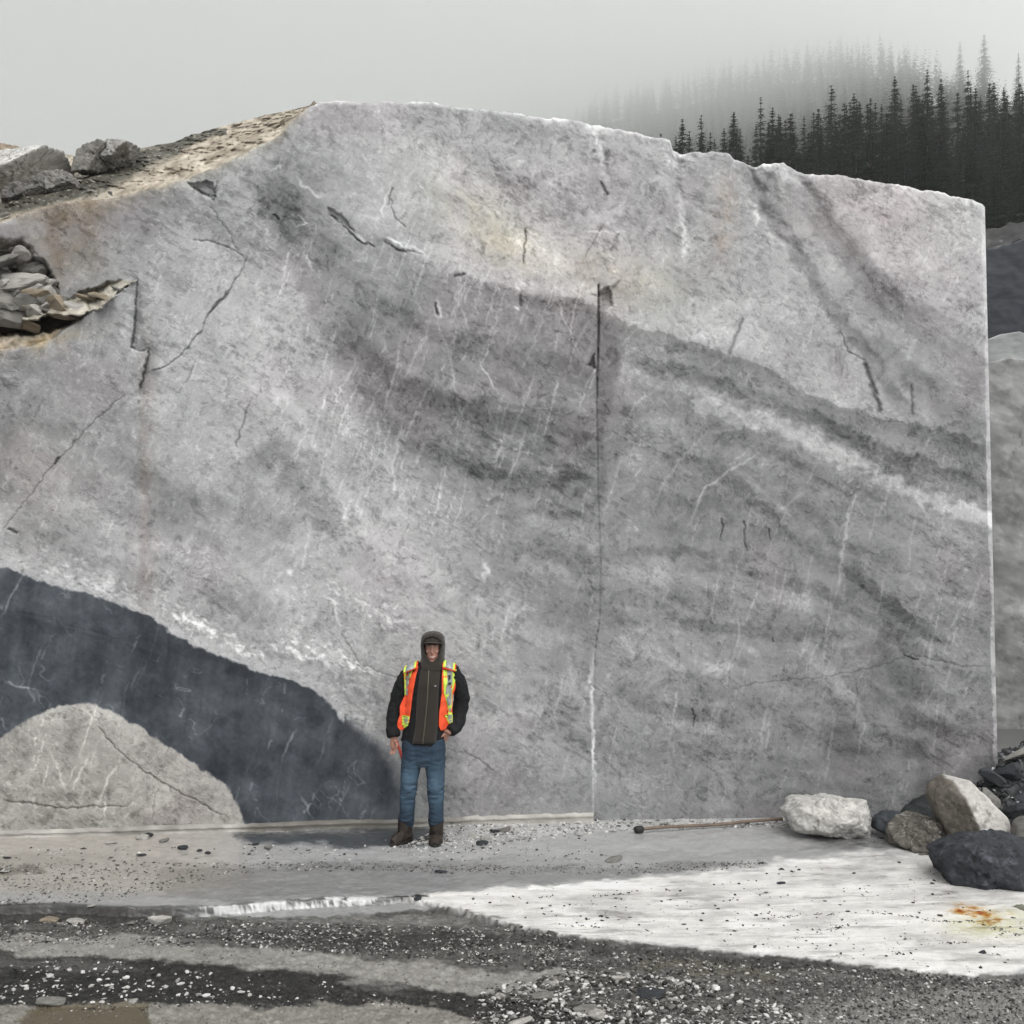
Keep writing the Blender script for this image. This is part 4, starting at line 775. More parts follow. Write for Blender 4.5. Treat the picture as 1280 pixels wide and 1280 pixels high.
# broken ground on top of that dark wall
n1, n2 = 60, 200; u = np.linspace(1190, 1800, n2); RS = []; CS = []
for j in range(n1):
    t = j/(n1-1.); Yd = 25.1+5*t; lo = interp(u, [(1190, 318), (1236, 312), (1280, 298), (1800, 290)]); hi = interp(u, [(1190, 288), (1236, 286), (1262, 281), (1280, 276), (1800, 262)])
    qy = lo+(hi-lo)*min(1, t/.85)+fbm(u, u*0+t*40, 14, 4, 5)*3; RS.append(np.stack([(u-640)/F*Yd, Yd+0*u, CH-(qy-HY)/F*Yd-(max(0, t-.85)*6)], -1))
    q = 26+fba(u, qy, 3, 4, 362, -16, 4)*30+fbm(u, qy, 4, 3, 363)*22; q += 90*sstep(.7, 1.0, fba(u, qy, 3, 3, 364, -12, 3)); CS.append(lin(np.clip(q[:, None]+np.array([0, 0, 0]), 20, 225)))
tag(mesh_np('quarry_bench', np.concatenate(RS), gridfaces(n1, n2)[:, ::-1], M_rock, None, np.concatenate(CS)), kind='structure')

# ------------------------------------------------------------ gravel and stones on the floor
def pebbles(name, spots, label, seed=0, flat=.55):
    """spots: (px,py,r_px,grey) arrays -> one mesh of small angular chips"""
    r = np.random.default_rng(seed); n = len(spots); S = np.array(spots, float); Vd, Fc = ICO[1]; nv = len(Vd)
    yy = F*(CH+dz(S[:, 0], S[:, 1]))/(S[:, 1]-HY); pos = np.stack([(S[:, 0]-640)/F*yy, yy, gheight(S[:, 0], S[:, 1])], -1); rad = S[:, 2]/F*yy
    Vb = Vd[None]*r.uniform(.62, 1.25, (n, nv, 1)); a = r.uniform(0, 6.28, n); c, s = np.cos(a), np.sin(a); sx_ = r.uniform(.8, 1.6, n); sy_ = r.uniform(.6, 1, n); fz = flat*r.uniform(.6, 1.4, n)
    x = Vb[..., 0]*sx_[:, None]; y = Vb[..., 1]*sy_[:, None]; zz = Vb[..., 2]*fz[:, None]+r.uniform(-.3, .3, (n, 1))*x
    P = np.stack([x*c[:, None]-y*s[:, None], x*s[:, None]+y*c[:, None], zz], -1)*rad[:, None, None]+pos[:, None, :]; P[..., 2] += (rad*flat*.35)[:, None]
    Fa = (Fc[None]+(np.arange(n)*nv)[:, None, None]).reshape(-1, 3)
    g3 = np.stack([S[:, 3]+2, S[:, 3], S[:, 3]-3], -1); cc = np.repeat(lin(np.clip(g3, 20, 225))*.72, nv, 0)
    o = mesh_np(name, P.reshape(-1, 3), Fa, M_peb, None, cc, smooth=False); return tag(o, label, 'gravel', kind='stuff')
r3 = random.Random(77)
def scatter(poly, n, rmin, rmax, tones, wts, pw=2.2, clump=None):
    xs = [p[0] for p in poly]; ys = [p[1] for p in poly]; out = []
    X_ = np.array([r3.uniform(min(xs), max(xs)) for _ in range(n*4)]); Y_ = np.array([r3.uniform(min(ys), max(ys)) for _ in range(n*4)])
    ok = polysd(X_, Y_, poly) < 0
    if clump is not None: ok &= (fbm(X_, Y_*3, clump, 3, 401) > np.array([r3.uniform(-.7, .6) for _ in X_]))
    X_, Y_ = X_[ok][:n], Y_[ok][:n]
    for x, y in zip(X_, Y_):
        t = r3.choices(tones, wts)[0]; out.append((x, y, rmin+(rmax-rmin)*r3.random()**pw, t+r3.uniform(-18, 18)))
    return out
G = []
G += scatter([(640, 1180), (900, 1200), (1240, 1225), (1400, 1220), (1400, 1330), (560, 1330), (600, 1250), (700, 1215)], 15000, .7, 3.0, [60, 95, 140, 195], [5, 4, 3, 2], 2.6)
G += scatter([(600, 1235), (720, 1212), (860, 1225), (1000, 1262), (1000, 1330), (600, 1330)], 3200, 1., 5.2, [50, 90, 150, 205], [4, 3, 2, 3.2], 2., 30)
G += scatter([(-60, 1152), (200, 1150), (640, 1160), (760, 1180), (720, 1215), (480, 1196), (300, 1184), (-60, 1176)], 5200, .6, 2.6, [60, 100, 150, 200], [5, 4, 2, 2], 2.4, 26)
G += scatter([(-60, 1196), (120, 1198), (420, 1226), (480, 1244), (640, 1246), (760, 1266), (700, 1290), (460, 1256), (250, 1262), (-60, 1260)], 1500, .6, 2.6, [50, 80, 150, 205], [5, 3, 1.2, 2], 2.4, 26)
G += scatter([(90, 1205), (260, 1215), (330, 1250), (-20, 1256), (0, 1230)], 170, 1., 4.6, [185, 205, 150], [3, 4, 1], 2., 30)
G += scatter([(-60, 1080), (180, 1078), (640, 1083), (640, 1088), (300, 1092), (130, 1128), (-60, 1132)], 1700, .6, 2.1, [70, 105, 150, 190], [4, 4, 3, 2], 2.2)
G += scatter([(330, 1076), (640, 1082), (900, 1078), (960, 1074), (940, 1086), (760, 1094), (560, 1092), (330, 1084)], 1100, .6, 1.6, [75, 105, 160], [4, 4, 2], 2.2)
G += scatter([(-60, 1058), (560, 1056), (760, 1044), (760, 1076), (560, 1078), (-60, 1080)], 420, .6, 2.4, [70, 110, 170, 205], [4, 3, 2, 2], 2.4, 40)
G += scatter([(560, 1032), (760, 1024), (990, 1024), (985, 1034), (790, 1038), (720, 1046), (600, 1058), (500, 1056)], 1300, .7, 3.2, [205, 180, 130, 80], [5, 4, 2, 1], 2.2)
G += scatter([(480, 1050), (640, 1048), (640, 1068), (480, 1066)], 170, .7, 2.6, [205, 185, 70], [4, 3, 2], 2.2)
G += scatter([(-60, 1260), (640, 1262), (640, 1330), (-60, 1330)], 1500, .5, 1.4, [80, 110, 150], [3, 4, 2], 2.2, 30)
G += scatter([(-60, 1178), (140, 1170), (400, 1192), (620, 1216), (690, 1236), (540, 1236), (300, 1206), (-60, 1194)], 1300, .4, 1.3, [70, 100, 165, 190], [4, 4, 2, 2], 2.4, 20)
G += scatter([(600, 1150), (700, 1172), (900, 1192), (1240, 1224), (1240, 1232), (900, 1204), (640, 1178)], 900, .7, 2.2, [50, 80, 120, 180], [5, 4, 2, 1], 2.2)
pebbles('gravel', G, 'loose grey and white gravel strewn over the muddy quarry floor', 1)
G = scatter([(560, 1128), (700, 1110), (900, 1096), (1000, 1080), (1170, 1072), (1190, 1120), (1300, 1160), (1300, 1206), (1220, 1218), (1000, 1194), (800, 1174), (640, 1152)], 620, .5, 2.4, [48, 62, 90], [5, 4, 2], 3., 24)
for (xa, ya, xb, yb, n_) in [(1020, 1166, 1062, 1157, 46), (960, 1149, 1000, 1146, 24), (1010, 1143, 1040, 1144, 18), (1080, 1140, 1150, 1148, 40), (1150, 1150, 1200, 1154, 40), (1175, 1181, 1210, 1178, 26), (1205, 1150, 1276, 1170, 40), (740, 1123, 790, 1117, 26), (672, 1126, 692, 1124, 14), (690, 1158, 760, 1162, 20), (900, 1082, 960, 1078, 50)]:
    for k in range(n_):
        t = r3.random(); G.append((xa+(xb-xa)*t+r3.gauss(0, 2), ya+(yb-ya)*t+r3.gauss(0, .8), r3.uniform(.5, 1.5), r3.uniform(40, 80)))
pebbles('gravel', G, 'small dark chips scattered over the white marble slab', 2)
# single stones one can point at
for i, (qx, qy, rp, tone, lb) in enumerate([
    (180, 1048, 9, 'pale', 'cream pointed stone left of the person, by the foot of the wall'), (186, 1045, 6, 'dark', 'dark stone just behind the cream pointed stone'), (206, 1051, 6.5, 'mid', 'grey pyramid-shaped stone right of the cream one'),
    (138, 1054, 7, 'pale', 'pale pink flat stone left of the cream pointed stone'), (178, 1069, 6.5, 'dark', 'dark flat stone below the cream pointed stone'), (230, 1061, 6, 'dark', 'dark round stone right of the grey pyramid stone'),
    (150, 1061, 5, 'pale', 'small pale stone under the pink flat stone'), (250, 1063, 4, 'dark', 'small brown stone beside the dark round stone'), (260, 1067, 4, 'dark', 'small brown stone farthest right in the left scatter'), (320, 1057, 5, 'dark', 'lone dark stone midway between the left scatter and the person'),
    (8, 1072, 6, 'dark', 'dark flat stone at the left edge'), (8, 1091, 7, 'pale', 'white flat stone in the puddle at the left edge'), (336, 1061, 4.5, 'mid', 'small grey stone left of the person on wet rock'), (602, 1056, 7, 'dark', 'dark oval stone right of the boots'),
    (592, 1046, 9, 'pale', 'white broken slab right of the boots'), (606, 1049, 6, 'pale', 'long white chip above the dark oval stone'), (632, 1039, 9, 'mid', 'grey block at the wall foot right of the person'), (618, 1041, 6, 'dark', 'dark block beside the grey one at the wall foot'), (566, 1031, 4, 'dark', 'tiny dark stone on the lip behind the boots'),
    (552, 1090, 7, 'dark', 'dark flat stone in the mud below the boots'), (522, 1131, 4.5, 'dark', 'small black cube of rock on the step edge'), (98, 1152, 13, 'pale', 'pale flat slab in the dark hollow'), (62, 1150, 12, 'tan', 'tan flat slab in the dark hollow'), (116, 1143, 6, 'pale', 'small white slab beside the pale flat one'),
    (198, 1155, 14, 'pale', 'long pale wedge at the end of the dark hollow'), (165, 1156, 6, 'mid', 'small olive stone in the dark hollow'), (66, 1254, 16, 'mid', 'grey veined slab at the edge of the brown puddle'), (165, 1251, 6, 'pale', 'round white stone beside the brown puddle'), (52, 1256, 4, 'pale', 'small white stone near the grey veined slab'),
    (720, 1106, 0, 'mid', ''), (768, 1075, 14, 'mid', 'long thin grey slab lying in the shallow water'), (772, 1226, 9, 'pale', 'white angular stone in the gravel field'), (735, 1262, 16, 'mid', 'large flat slate in the gravel at the bottom'), (680, 1246, 13, 'mid', 'flat slate left in the gravel field'),
    (812, 1243, 17, 'dark', 'long dark slate in the gravel field'), (748, 1270, 12, 'pale', 'pale wedge stone near the bottom edge'), (625, 1246, 7, 'pale', 'round white stone at the left rim of the gravel field'), (640, 1250, 5, 'pale', 'white stone beside the round white one'), (650, 1278, 15, 'pale', 'pale slab cut by the bottom edge'),
    (940, 1108, 3.4, 'dark', ''), (977, 1105, 5, 'dark', 'lone dark pebble high on the white slab'), (1228, 1192, 5, 'dark', 'oval dark pebble low on the white slab'), (1060, 1140, 3.5, 'dark', 'black pebble in the middle of the white slab'), (1106, 1046, 0, 'dark', ''), (1154, 1068, 6, 'mid', 'small grey slab below the brown-grey rock wedge'), (1168, 1072, 5, 'dark', 'dark chip beside the largest dark boulder'), (1102, 1046, 5, 'pale', 'white chip between the low pale boulder and the flat dark rock'), (838, 1226, 5, 'pale', 'small white stone right of the angular one in the gravel'), (690, 1228, 5, 'pale', 'small white stone at the upper left of the gravel field')]):
    if not rp or not lb: continue
    p = gpos(qx, qy); s = rp/F*p[1]; flat = 'flat' in lb or 'slab' in lb or 'slate' in lb
    put_rock((p[0], p[1], p[2]+s*(.12 if flat else .3)), s, tone, i, lb, None, name='stone', cat='stone', sq=(1.15, .8, .28 if flat else .6), rot=(r3.uniform(-.15, .15), r3.uniform(-.15, .15), r3.uniform(-.5, .5)), rnd=r3)

# rusty pipe lying along the wall
def tube(P, rads, n=14, cap=True, ell=None):
    P = [Vector(p) for p in P]; V = []; Fq = []
    up0 = Vector((0, -1, 0))
    for i, p in enumerate(P):
        d = (P[min(i+1, len(P)-1)]-P[max(i-1, 0)]).normalized(); a = up0.cross(d)
        if a.length < 1e-3: a = Vector((1, 0, 0))
        a.normalize(); b = d.cross(a).normalized(); r = rads[i]; rx, ry = (r, r) if not hasattr(r, '__len__') else r
        for k in range(n):
            t = 2*math.pi*k/n; V.append(p+a*math.cos(t)*rx+b*math.sin(t)*ry)
    for i in range(len(P)-1):
        for k in range(n): Fq.append((i*n+k, i*n+(k+1) % n, (i+1)*n+(k+1) % n, (i+1)*n+k))
    faces = [tuple(f) for f in Fq]
    if cap: faces += [tuple(range(n))[::-1], tuple((len(P)-1)*n+k for k in range(n))]
    return [tuple(v) for v in V], faces
def mesh_py(name, parts, mat, parent=None, smooth=True):
    V = []; Fq = []
    for v, f in parts:
        b = len(V); V += list(v); Fq += [tuple(i+b for i in q) for q in f]
    me = bpy.data.meshes.new(name); me.from_pydata(V, [], Fq); me.update()
    for p in me.polygons: p.use_smooth = smooth
    me.materials.append(mat); o = bpy.data.objects.new(name, me); COL.objects.link(o)
    if parent: o.parent = parent
    recalc(o); return o
M_rust = plain('rusty_steel', (.15, .115, .09), .75, .003, 60, .3); M_black = plain('black_rubber', (.02, .02, .02), .6)
a = gpos(796, 1042); b = gpos(978, 1029.5); a[2] = .035; b[2] = .04
pr = empty('metal_pipe', tuple(a), label='rusty thin pipe lying on the ground along the wall foot', cat='pipe')
ab = [(a+(b-a)*t-a+np.array([0, 0, .006*math.sin(t*9)])) for t in np.linspace(0, 1, 12)]
mesh_py('pipe_tube', [tube(ab, [.015]*12)], M_rust, pr)
dn = (b-a)/np.linalg.norm(b-a); mesh_py('end_cap', [tube([-dn*.02, dn*.0, dn*.05, dn*.06], [.024, .033, .033, .022])], M_black, pr)
exec_marker = 1

# ------------------------------------------------------------ FOREST AND HILLS
M_leaf = plain('needles', (.030, .050, .036), .8, .0, 5, .35, spec=.1); M_bark = plain('bark', (.022, .020, .017), .9, .004, 40, .2)
def conifer(seed, h=1., rad=.13, lv=34, per=7, seg=6, fan=1.):
    """unit-height spruce: crown of many small drooping needle blades, tapered trunk"""
    r = np.random.default_rng(seed); V = []; 
    for i in range(lv):
        t = (i+r.random())/lv; z0 = .06+.93*t; L0 = rad*((1-t)**.88)+.0015
        L0 *= r.uniform(.82, 1.12)
        for j in range(per):
            a = r.uniform(0, 6.28); L = L0*r.uniform(.6, 1.15); dz = -L*r.uniform(.25, .6)*(1-.7*t)
            for k in range(seg):
                s = (k+r.random())/seg; w_ = (.0055+.034*(1-t))*fan*r.uniform(.6, 1.3)*(1.1-.6*s)
                c = np.array([math.cos(a)*L*s, math.sin(a)*L*s, z0+dz*s*s*1.3+L*.12*s]); b = a+r.uniform(-1.3, 1.3)
                d = np.array([math.cos(b), math.sin(b), r.uniform(-.7, .0)])*w_; e_ = np.array([-math.sin(b), math.cos(b), r.uniform(-.5, .5)])*w_*.38
                V += [c-e_, c+d, c+e_]
    V = np.array(V); n = len(V)//3; return V, np.arange(n*3).reshape(-1, 3)
TR = []
for i in range(6):
    V, Fc = conifer(i, rad=[.17, .21, .15, .23, .19, .2][i], lv=[64, 54, 60, 50, 70, 46][i], per=10, seg=7); o = mesh_np('crown', V, Fc, M_leaf, smooth=False); me = o.data; bpy.data.objects.remove(o)
    v_, f_ = tube([(0, 0, -.05), (0, 0, .3), (0, 0, .98)], [.007, .006, .0015], 7); o = mesh_py('trunk', [(v_, f_)], M_bark); tm = o.data; bpy.data.objects.remove(o)
    TR.append((me, tm))
def tree(p, h, i, label, group, wid=1.):
    r_ = empty('spruce_tree', p, random.uniform(0, 6.28), label=label, cat='tree', group=group)
    for nm, me in (('crown', TR[i][0]), ('trunk', TR[i][1])):
        o = bpy.data.objects.new(nm, me); COL.objects.link(o); o.parent = r_; o.scale = (h*wid, h*wid, h)
    return r_
YN = 95.
RIDGE = [(700, 205), (800, 176), (845, 168), (862, 160), (888, 163), (925, 157), (960, 150), (985, 139), (1005, 141), (1036, 130), (1052, 138), (1070, 123), (1090, 120), (1112, 124), (1125, 118), (1145, 105), (1163, 119), (1190, 113), (1215, 108), (1240, 101), (1262, 112), (1300, 106), (1400, 90), (1700, 60)]
def ridge_z(p): return CH-(interp(p, RIDGE)-HY)/F*YN-12.5
def far_line(p): return interp(p, [(300, 330), (560, 230), (650, 165), (700, 140), (760, 112), (850, 92), (950, 66), (1050, 48), (1110, 52), (1150, 66), (1200, 92), (1280, 118), (1500, 130)])
def far_Y(p): return interp(p, [(300, 760), (700, 610), (1000, 520), (1200, 430), (1500, 400)])
def terrain(p, Yd):
    zr = ridge_z(p); FY = far_Y(p); zf = CH-(far_line(p)-HY)/F*FY-16
    z1 = zr*np.clip((Yd-38)/(YN-38), 0, 1)
    t = np.clip((Yd-YN)/(FY-YN), 0, 1); z2 = zr+(zf-zr)*t**2.0-14*np.sin(np.clip(t*2.5, 0, 1)*math.pi)
    zz = np.where(Yd < YN, z1, z2); return np.where(Yd > FY, zf-(Yd-FY)*.15, zz)
us = np.linspace(250, 1800, 150); ys = np.concatenate([np.linspace(38, 95, 30), np.linspace(100, 1000, 70)]); RS = []
for yd in ys:
    RS.append(np.stack([(us-640)/F*yd, yd+0*us, terrain(us, yd)-.4+fbm(us, us*0+yd, 60, 3, 2)*.5-(.2 if yd <= 38 else 0)], -1))
VV = np.concatenate(RS); o = mesh_np('forest_hill', VV, gridfaces(len(ys), len(us))[:, ::-1], M_rock, None, np.tile(np.array([.022, .03, .022]), (len(VV), 1))); tag(o, kind='structure')
r4 = random.Random(3); cnt = 0
walltop = lambda p: interp(p, TOP) if p < 1231 else 300
spots = []
for (qx, qy) in [(805, 166), (826, 163), (845, 168), (862, 160), (876, 170), (888, 163), (905, 158), (925, 157), (945, 153), (960, 150), (975, 143), (990, 139), (1005, 141), (1017, 137), (1036, 130), (1050, 139), (1071, 122), (1088, 120), (1102, 128), (1114, 124), (1126, 118), (1145, 104), (1153, 122), (1165, 118), (1180, 124), (1197, 112), (1213, 106), (1226, 116), (1237, 101), (1255, 116), (1270, 110), (1288, 104), (1310, 98)]:
    Yd = YN+r4.uniform(-4, 4); h = r4.uniform(11, 14); zt = CH-(qy-HY)/F*Yd; spots.append((qx, Yd, zt-h, h))
for row, Yd0 in enumerate([94, 91, 87, 83, 79, 75, 71, 66, 61, 56, 51]):
    qx = 820+r4.uniform(0, 10)
    while qx < 1330:
        Yd = Yd0+r4.uniform(-2, 2); h = r4.uniform(8, 15); zb = float(terrain(np.array(qx), np.array(Yd))); tp = HY-(zb+h-CH)*F/Yd
        if tp < walltop(qx)-4: spots.append((qx, Yd, zb, h))
        qx += r4.uniform(12, 34)
spots = spots[:290]
for i, (qx, Yd, zb, h) in enumerate(spots):
    tree(((qx-640)/F*Yd, Yd, zb), h, i % 6, 'dark green spruce in the dense stand behind the marble wall', 'spruces in the near stand', r4.uniform(.95, 1.45))
for (qx, qy, Yd, h, wd, lb) in [(1200, 50, 430, 34, .8, 'thin foggy spruce just left of the tallest one on the far slope'), (1230, 41, 420, 36, 1.15, 'tallest foggy spruce rising above the near stand at the right'), (1273, 64, 400, 32, .85, 'foggy spruce farthest right, cut by the frame edge')]:
    tree(((qx-640)/F*Yd, Yd, CH-(qy-HY)/F*Yd-h), h, 1, lb, None, wd)
# far forest: one mass
Vb, Fb = conifer(50, rad=.19, lv=20, per=6, seg=3, fan=1.9); nb = len(Vb); n = 2600; P = []
ra = np.random.default_rng(9); pos = []
while len(pos) < n:
    p_ = ra.uniform(560, 1420); t = ra.random()**.45; FY = float(far_Y(p_)); yd = 115+(FY-115)*t
    if ra.random() > yd/700+.15: continue
    pos.append(((p_-640)/F*yd, yd, float(terrain(np.array(p_), np.array(yd)))-.5, ra.uniform(13, 23)))
for p_ in np.arange(600, 1330, 7.):
    p_ = p_+ra.uniform(-4, 4); FY = float(far_Y(p_)); pos.append(((p_-640)/F*FY, FY, float(terrain(np.array(p_), np.array(FY)))-1, ra.uniform(13, 24)))
pos = np.array(pos); n = len(pos); an = ra.uniform(0, 6.28, n); c, s = np.cos(an)[:, None], np.sin(an)[:, None]
PX = (Vb[None, :, 0]*c-Vb[None, :, 1]*s)*pos[:, 3:4]+pos[:, 0:1]; PY = (Vb[None, :, 0]*s+Vb[None, :, 1]*c)*pos[:, 3:4]+pos[:, 1:2]; PZ = Vb[None, :, 2]*pos[:, 3:4]+pos[:, 2:3]
o = mesh_np('far_forest', np.stack([PX, PY, PZ], -1).reshape(-1, 3), np.arange(n*nb).reshape(-1, 3), M_leaf, smooth=False); tag(o, 'conifer forest fading into the fog on the far slope', 'forest', kind='stuff')

# ------------------------------------------------------------ AIR
def vol(name, lo, hi, dens, label, col=(.95, .955, .95)):
    lo = Vector(lo); hi = Vector(hi); bm = bmesh.new(); bmesh.ops.create_cube(bm, size=1)
    for v in bm.verts: v.co = Vector(((lo.x+hi.x)/2+v.co.x*(hi.x-lo.x), (lo.y+hi.y)/2+v.co.y*(hi.y-lo.y), (lo.z+hi.z)/2+v.co.z*(hi.z-lo.z)))
    me = bpy.data.meshes.new(name); bm.to_mesh(me); bm.free(); m = bpy.data.materials.new(name); m.use_nodes = True; t = m.node_tree; t.nodes.clear()
    out = t.nodes.new('ShaderNodeOutputMaterial'); pv = t.nodes.new('ShaderNodeVolumePrincipled'); pv.inputs['Density'].default_value = dens; pv.inputs['Color'].default_value = (*col, 1); pv.inputs['Anisotropy'].default_value = 0.6
    t.links.new(pv.outputs[0], out.inputs['Volume']); me.materials.append(m); o = bpy.data.objects.new(name, me); COL.objects.link(o); return tag(o, label, 'fog', kind='stuff')
vol('haze', (-3200, -3100, -2), (3200, 1600, 300), .0007, 'thin grey mist in the air over the quarry')
vol('fog_bank', (-1500, 150, 172), (1500, 1500, 285), .0092, 'low fog lying on the wooded slope')

# ------------------------------------------------------------ PERSON
S = 145.0; PX0, PZ0 = 523.0, 1053.0
pY = F*CH/(PZ0-HY)
proot = empty('person', ((PX0-640)/F*pY, pY, float(gheight(523, 1053))), label='person in orange safety vest and jeans standing before the wall, one hand in pocket', cat='person')
def L2(px_, py_, y=0.): return Vector(((px_-PX0)/S, y, (PZ0-py_)/S))
M_skin = plain('skin', (.34, .185, .14), .55, .0008, 300, .08); M_hoodie = plain('brown_knit', (.026, .022, .018), .95, .002, 500, .25, sheen=.2)
M_jacket = plain('black_jacket', (.007, .0075, .009), .85, .003, 90, .3); M_jeans = attr_mat('denim', rough=.85, bump=.0025, bscale=60, fine=.22, fscale=120)
M_boot = plain('brown_leather', (.026, .019, .015), .6, .002, 150, .3); M_org = plain('hi_vis_orange', (.90, .10, .035), .7, .002, 120, .08); M_yel = plain('hi_vis_yellow', (.62, .80, .10), .7, .001, 120, .05)
M_sil = plain('reflective_tape', (.36, .38, .38), .45, .001, 200, .1, metal=.3); M_white = plain('teeth_white', (.75, .72, .68), .4); M_eye = plain('eye_white', (.5, .48, .46), .3); M_iris = plain('iris', (.04, .03, .02), .3)
M_lip = plain('lips', (.36, .12, .10), .5); M_hair = plain('dark_hair', (.02, .015, .012), .8); M_zip = plain('zip_metal', (.12, .105, .08), .5, metal=.5)
M_red = plain('red_paint', (.32, .045, .035), .6); M_sole = plain('boot_sole', (.015, .014, .013), .8)
def ell(c, r, n=14, m=10, rot=None):
    V = []; Fq = []
    for i in range(m+1):
        th = math.pi*i/m
        for j in range(n):
            ph = 2*math.pi*j/n; v = Vector((r[0]*math.sin(th)*math.cos(ph), r[1]*math.sin(th)*math.sin(ph), r[2]*math.cos(th)))
            if rot: v = rot @ v
            V.append(tuple(v+Vector(c)))
    for i in range(m):
        for j in range(n): Fq.append((i*n+j, (i+1)*n+j, (i+1)*n+(j+1) % n, i*n+(j+1) % n))
    return V, Fq
def smoothpath(pts, rads, n=5):
    P = [Vector(p) for p in pts]; out = []; ro = []
    for i in range(len(P)-1):
        p0, p1, p2, p3 = P[max(i-1, 0)], P[i], P[i+1], P[min(i+2, len(P)-1)]
        for k in range(n):
            t = k/n; out.append(.5*((2*p1)+(p2-p0)*t+(2*p0-5*p1+4*p2-p3)*t*t+(3*p1-p0-3*p2+p3)*t*t*t))
            a, b = rads[i], rads[i+1]
            ro.append(tuple(x+(y-x)*t for x, y in zip(a, b)) if hasattr(a, '__len__') else a+(b-a)*t)
    out.append(P[-1]); ro.append(rads[-1]); return out, ro
def remesh(o, vox, smooth=3, fac=.5):
    m = o.modifiers.new('r', 'REMESH'); m.mode = 'VOXEL'; m.voxel_size = vox; m.use_smooth_shade = True
    if smooth: s = o.modifiers.new('s', 'SMOOTH'); s.iterations = smooth; s.factor = fac
    dg = bpy.context.evaluated_depsgraph_get(); me = bpy.data.meshes.new_from_object(o.evaluated_get(dg)); o.modifiers.clear()
    old = o.data; o.data = me; me.materials.clear(); me.materials.append(old.materials[0])
    for p in me.polygons: p.use_smooth = True
    return o
def wrinkle(o, amp, sc3, seed, ang=(1, 1, 1), mask=None):
    me = o.data; n = len(me.vertices); c = np.empty(n*3, np.float32); me.vertices.foreach_get('co', c); c = c.reshape(-1, 3).astype(float)
    nn = np.empty(n*3, np.float32); me.vertex_normals.foreach_get('vector', nn); nn = nn.reshape(-1, 3)
    k = 1-2*np.abs(fbm3(c*np.array(ang)*sc3+seed, 3, seed)); w_ = mask(c) if mask else 1
    c = c+nn*(k*amp*w_)[:, None]; me.vertices.foreach_set('co', c.astype(np.float32).ravel()); me.update(); return c
# skeleton points
sR, eR, wR = L2(509, 846, .02), L2(494.5, 884, .03), L2(493, 922, -.03)      # arm at the left of the picture
sL, eL, wL = L2(568, 846, .02), L2(575, 887, .05), L2(560, 916, -.055)
hR, kR, aR = L2(516, 934), L2(511, 984, -.02), L2(507, 1036, .02)
hL, kL, aL = L2(543, 934), L2(545, 984, -.02), L2(545, 1036, .02)
HX = (541-PX0)/S
def hand(w, d, side, curl, sc1=1.):
    """palm and five unequal curled fingers; d = pointing direction, side = thumb side"""
    d = Vector(d).normalized(); sd = Vector(side).normalized(); nrm = d.cross(sd).normalized(); parts = []
    p0 = Vector(w); parts.append(tube([p0-d*.02, p0+d*.02, p0+d*.05, p0+d*.085], [(.026, .022), (.034, .018), (.041, .017), (.038, .014)], 12))
    for i, (off, L) in enumerate([(-.030, .062), (-.010, .074), (.010, .078), (.029, .070)]):
        q = p0+d*.075+sd*off; a = q+d*L*.4+nrm*curl*.010; b = a+(d*.8+nrm*curl*.8).normalized()*L*.32; c = b+(d*.35+nrm*curl).normalized()*L*.26
        parts.append(tube([q-d*.02, q, a, b, c], [.0095, .0098, .0092, .0082, .0065], 8))
    q = p0+d*.025+sd*.030; a = q+(d*.7+sd*.8).normalized()*.036; b = a+(d+nrm*curl*.5).normalized()*.028
    parts.append(tube([q-sd*.012, q, a, b], [.013, .0125, .011, .0085], 8)); return parts
body = []
P_, r_ = smoothpath([L2(530, 946), L2(530, 935), L2(531, 905), L2(538, 865), L2(539, 842), L2(540, 830)], [(.09, .06), (.13, .085), (.135, .095), (.16, .105), (.15, .08), (.06, .06)]); body.append(tube(P_, r_, 20))
body.append(tube([L2(540, 836, .01), L2(541, 822, -.0)], [.055, .052], 14))
HZ = 1.668
body += [ell((HX, .005, HZ+.02), (.074, .094, .098), 22, 16), ell((HX, -.03, HZ-.055), (.056, .058, .062), 18, 12), ell((HX, -.062, HZ-.098), (.026, .022, .018)),
         ell((HX, -.098, HZ-.020), (.0135, .019, .020)), ell((HX, -.088, HZ+.004), (.009, .014, .026)), ell((HX-.034, -.066, HZ-.018), (.022, .018, .018)), ell((HX+.034, -.066, HZ-.018), (.022, .018, .018)),
         ell((HX, -.070, HZ+.042), (.052, .022, .016)), ell((HX-.076, .01, HZ), (.010, .018, .030)), ell((HX+.076, .01, HZ), (.010, .018, .030)), ell((HX, -.077, HZ-.050), (.027, .014, .007)), ell((HX, -.074, HZ-.072), (.024, .014, .007))]
for a, b, c in ((sR, eR, wR), (sL, eL, wL)):
    P_, r_ = smoothpath([a, b, c], [.055, .043, .028]); body.append(tube(P_, r_, 12))
for a, b, c in ((hR, kR, aR), (hL, kL, aL)):
    P_, r_ = smoothpath([a+Vector((0, 0, .05)), b, c, c-Vector((0, 0, .06))], [.085, .055, .04, .036]); body.append(tube(P_, r_, 14))
    body.append(tube([c+Vector((0, .02, -.06)), c+Vector((0, -.02, -.075))], [(.034, .028), (.034, .024)], 10))
body += hand(wR+Vector((.0, 0, -.0)), (.10, -.05, -1), (.5, -.8, 0), 1.); body += hand(wL+Vector((-.01, .02, .01)), (-.55, .35, -1), (-.6, -.7, 0), .3)
bo = mesh_py('body', body, M_skin, proot); remesh(bo, .0052, 3)
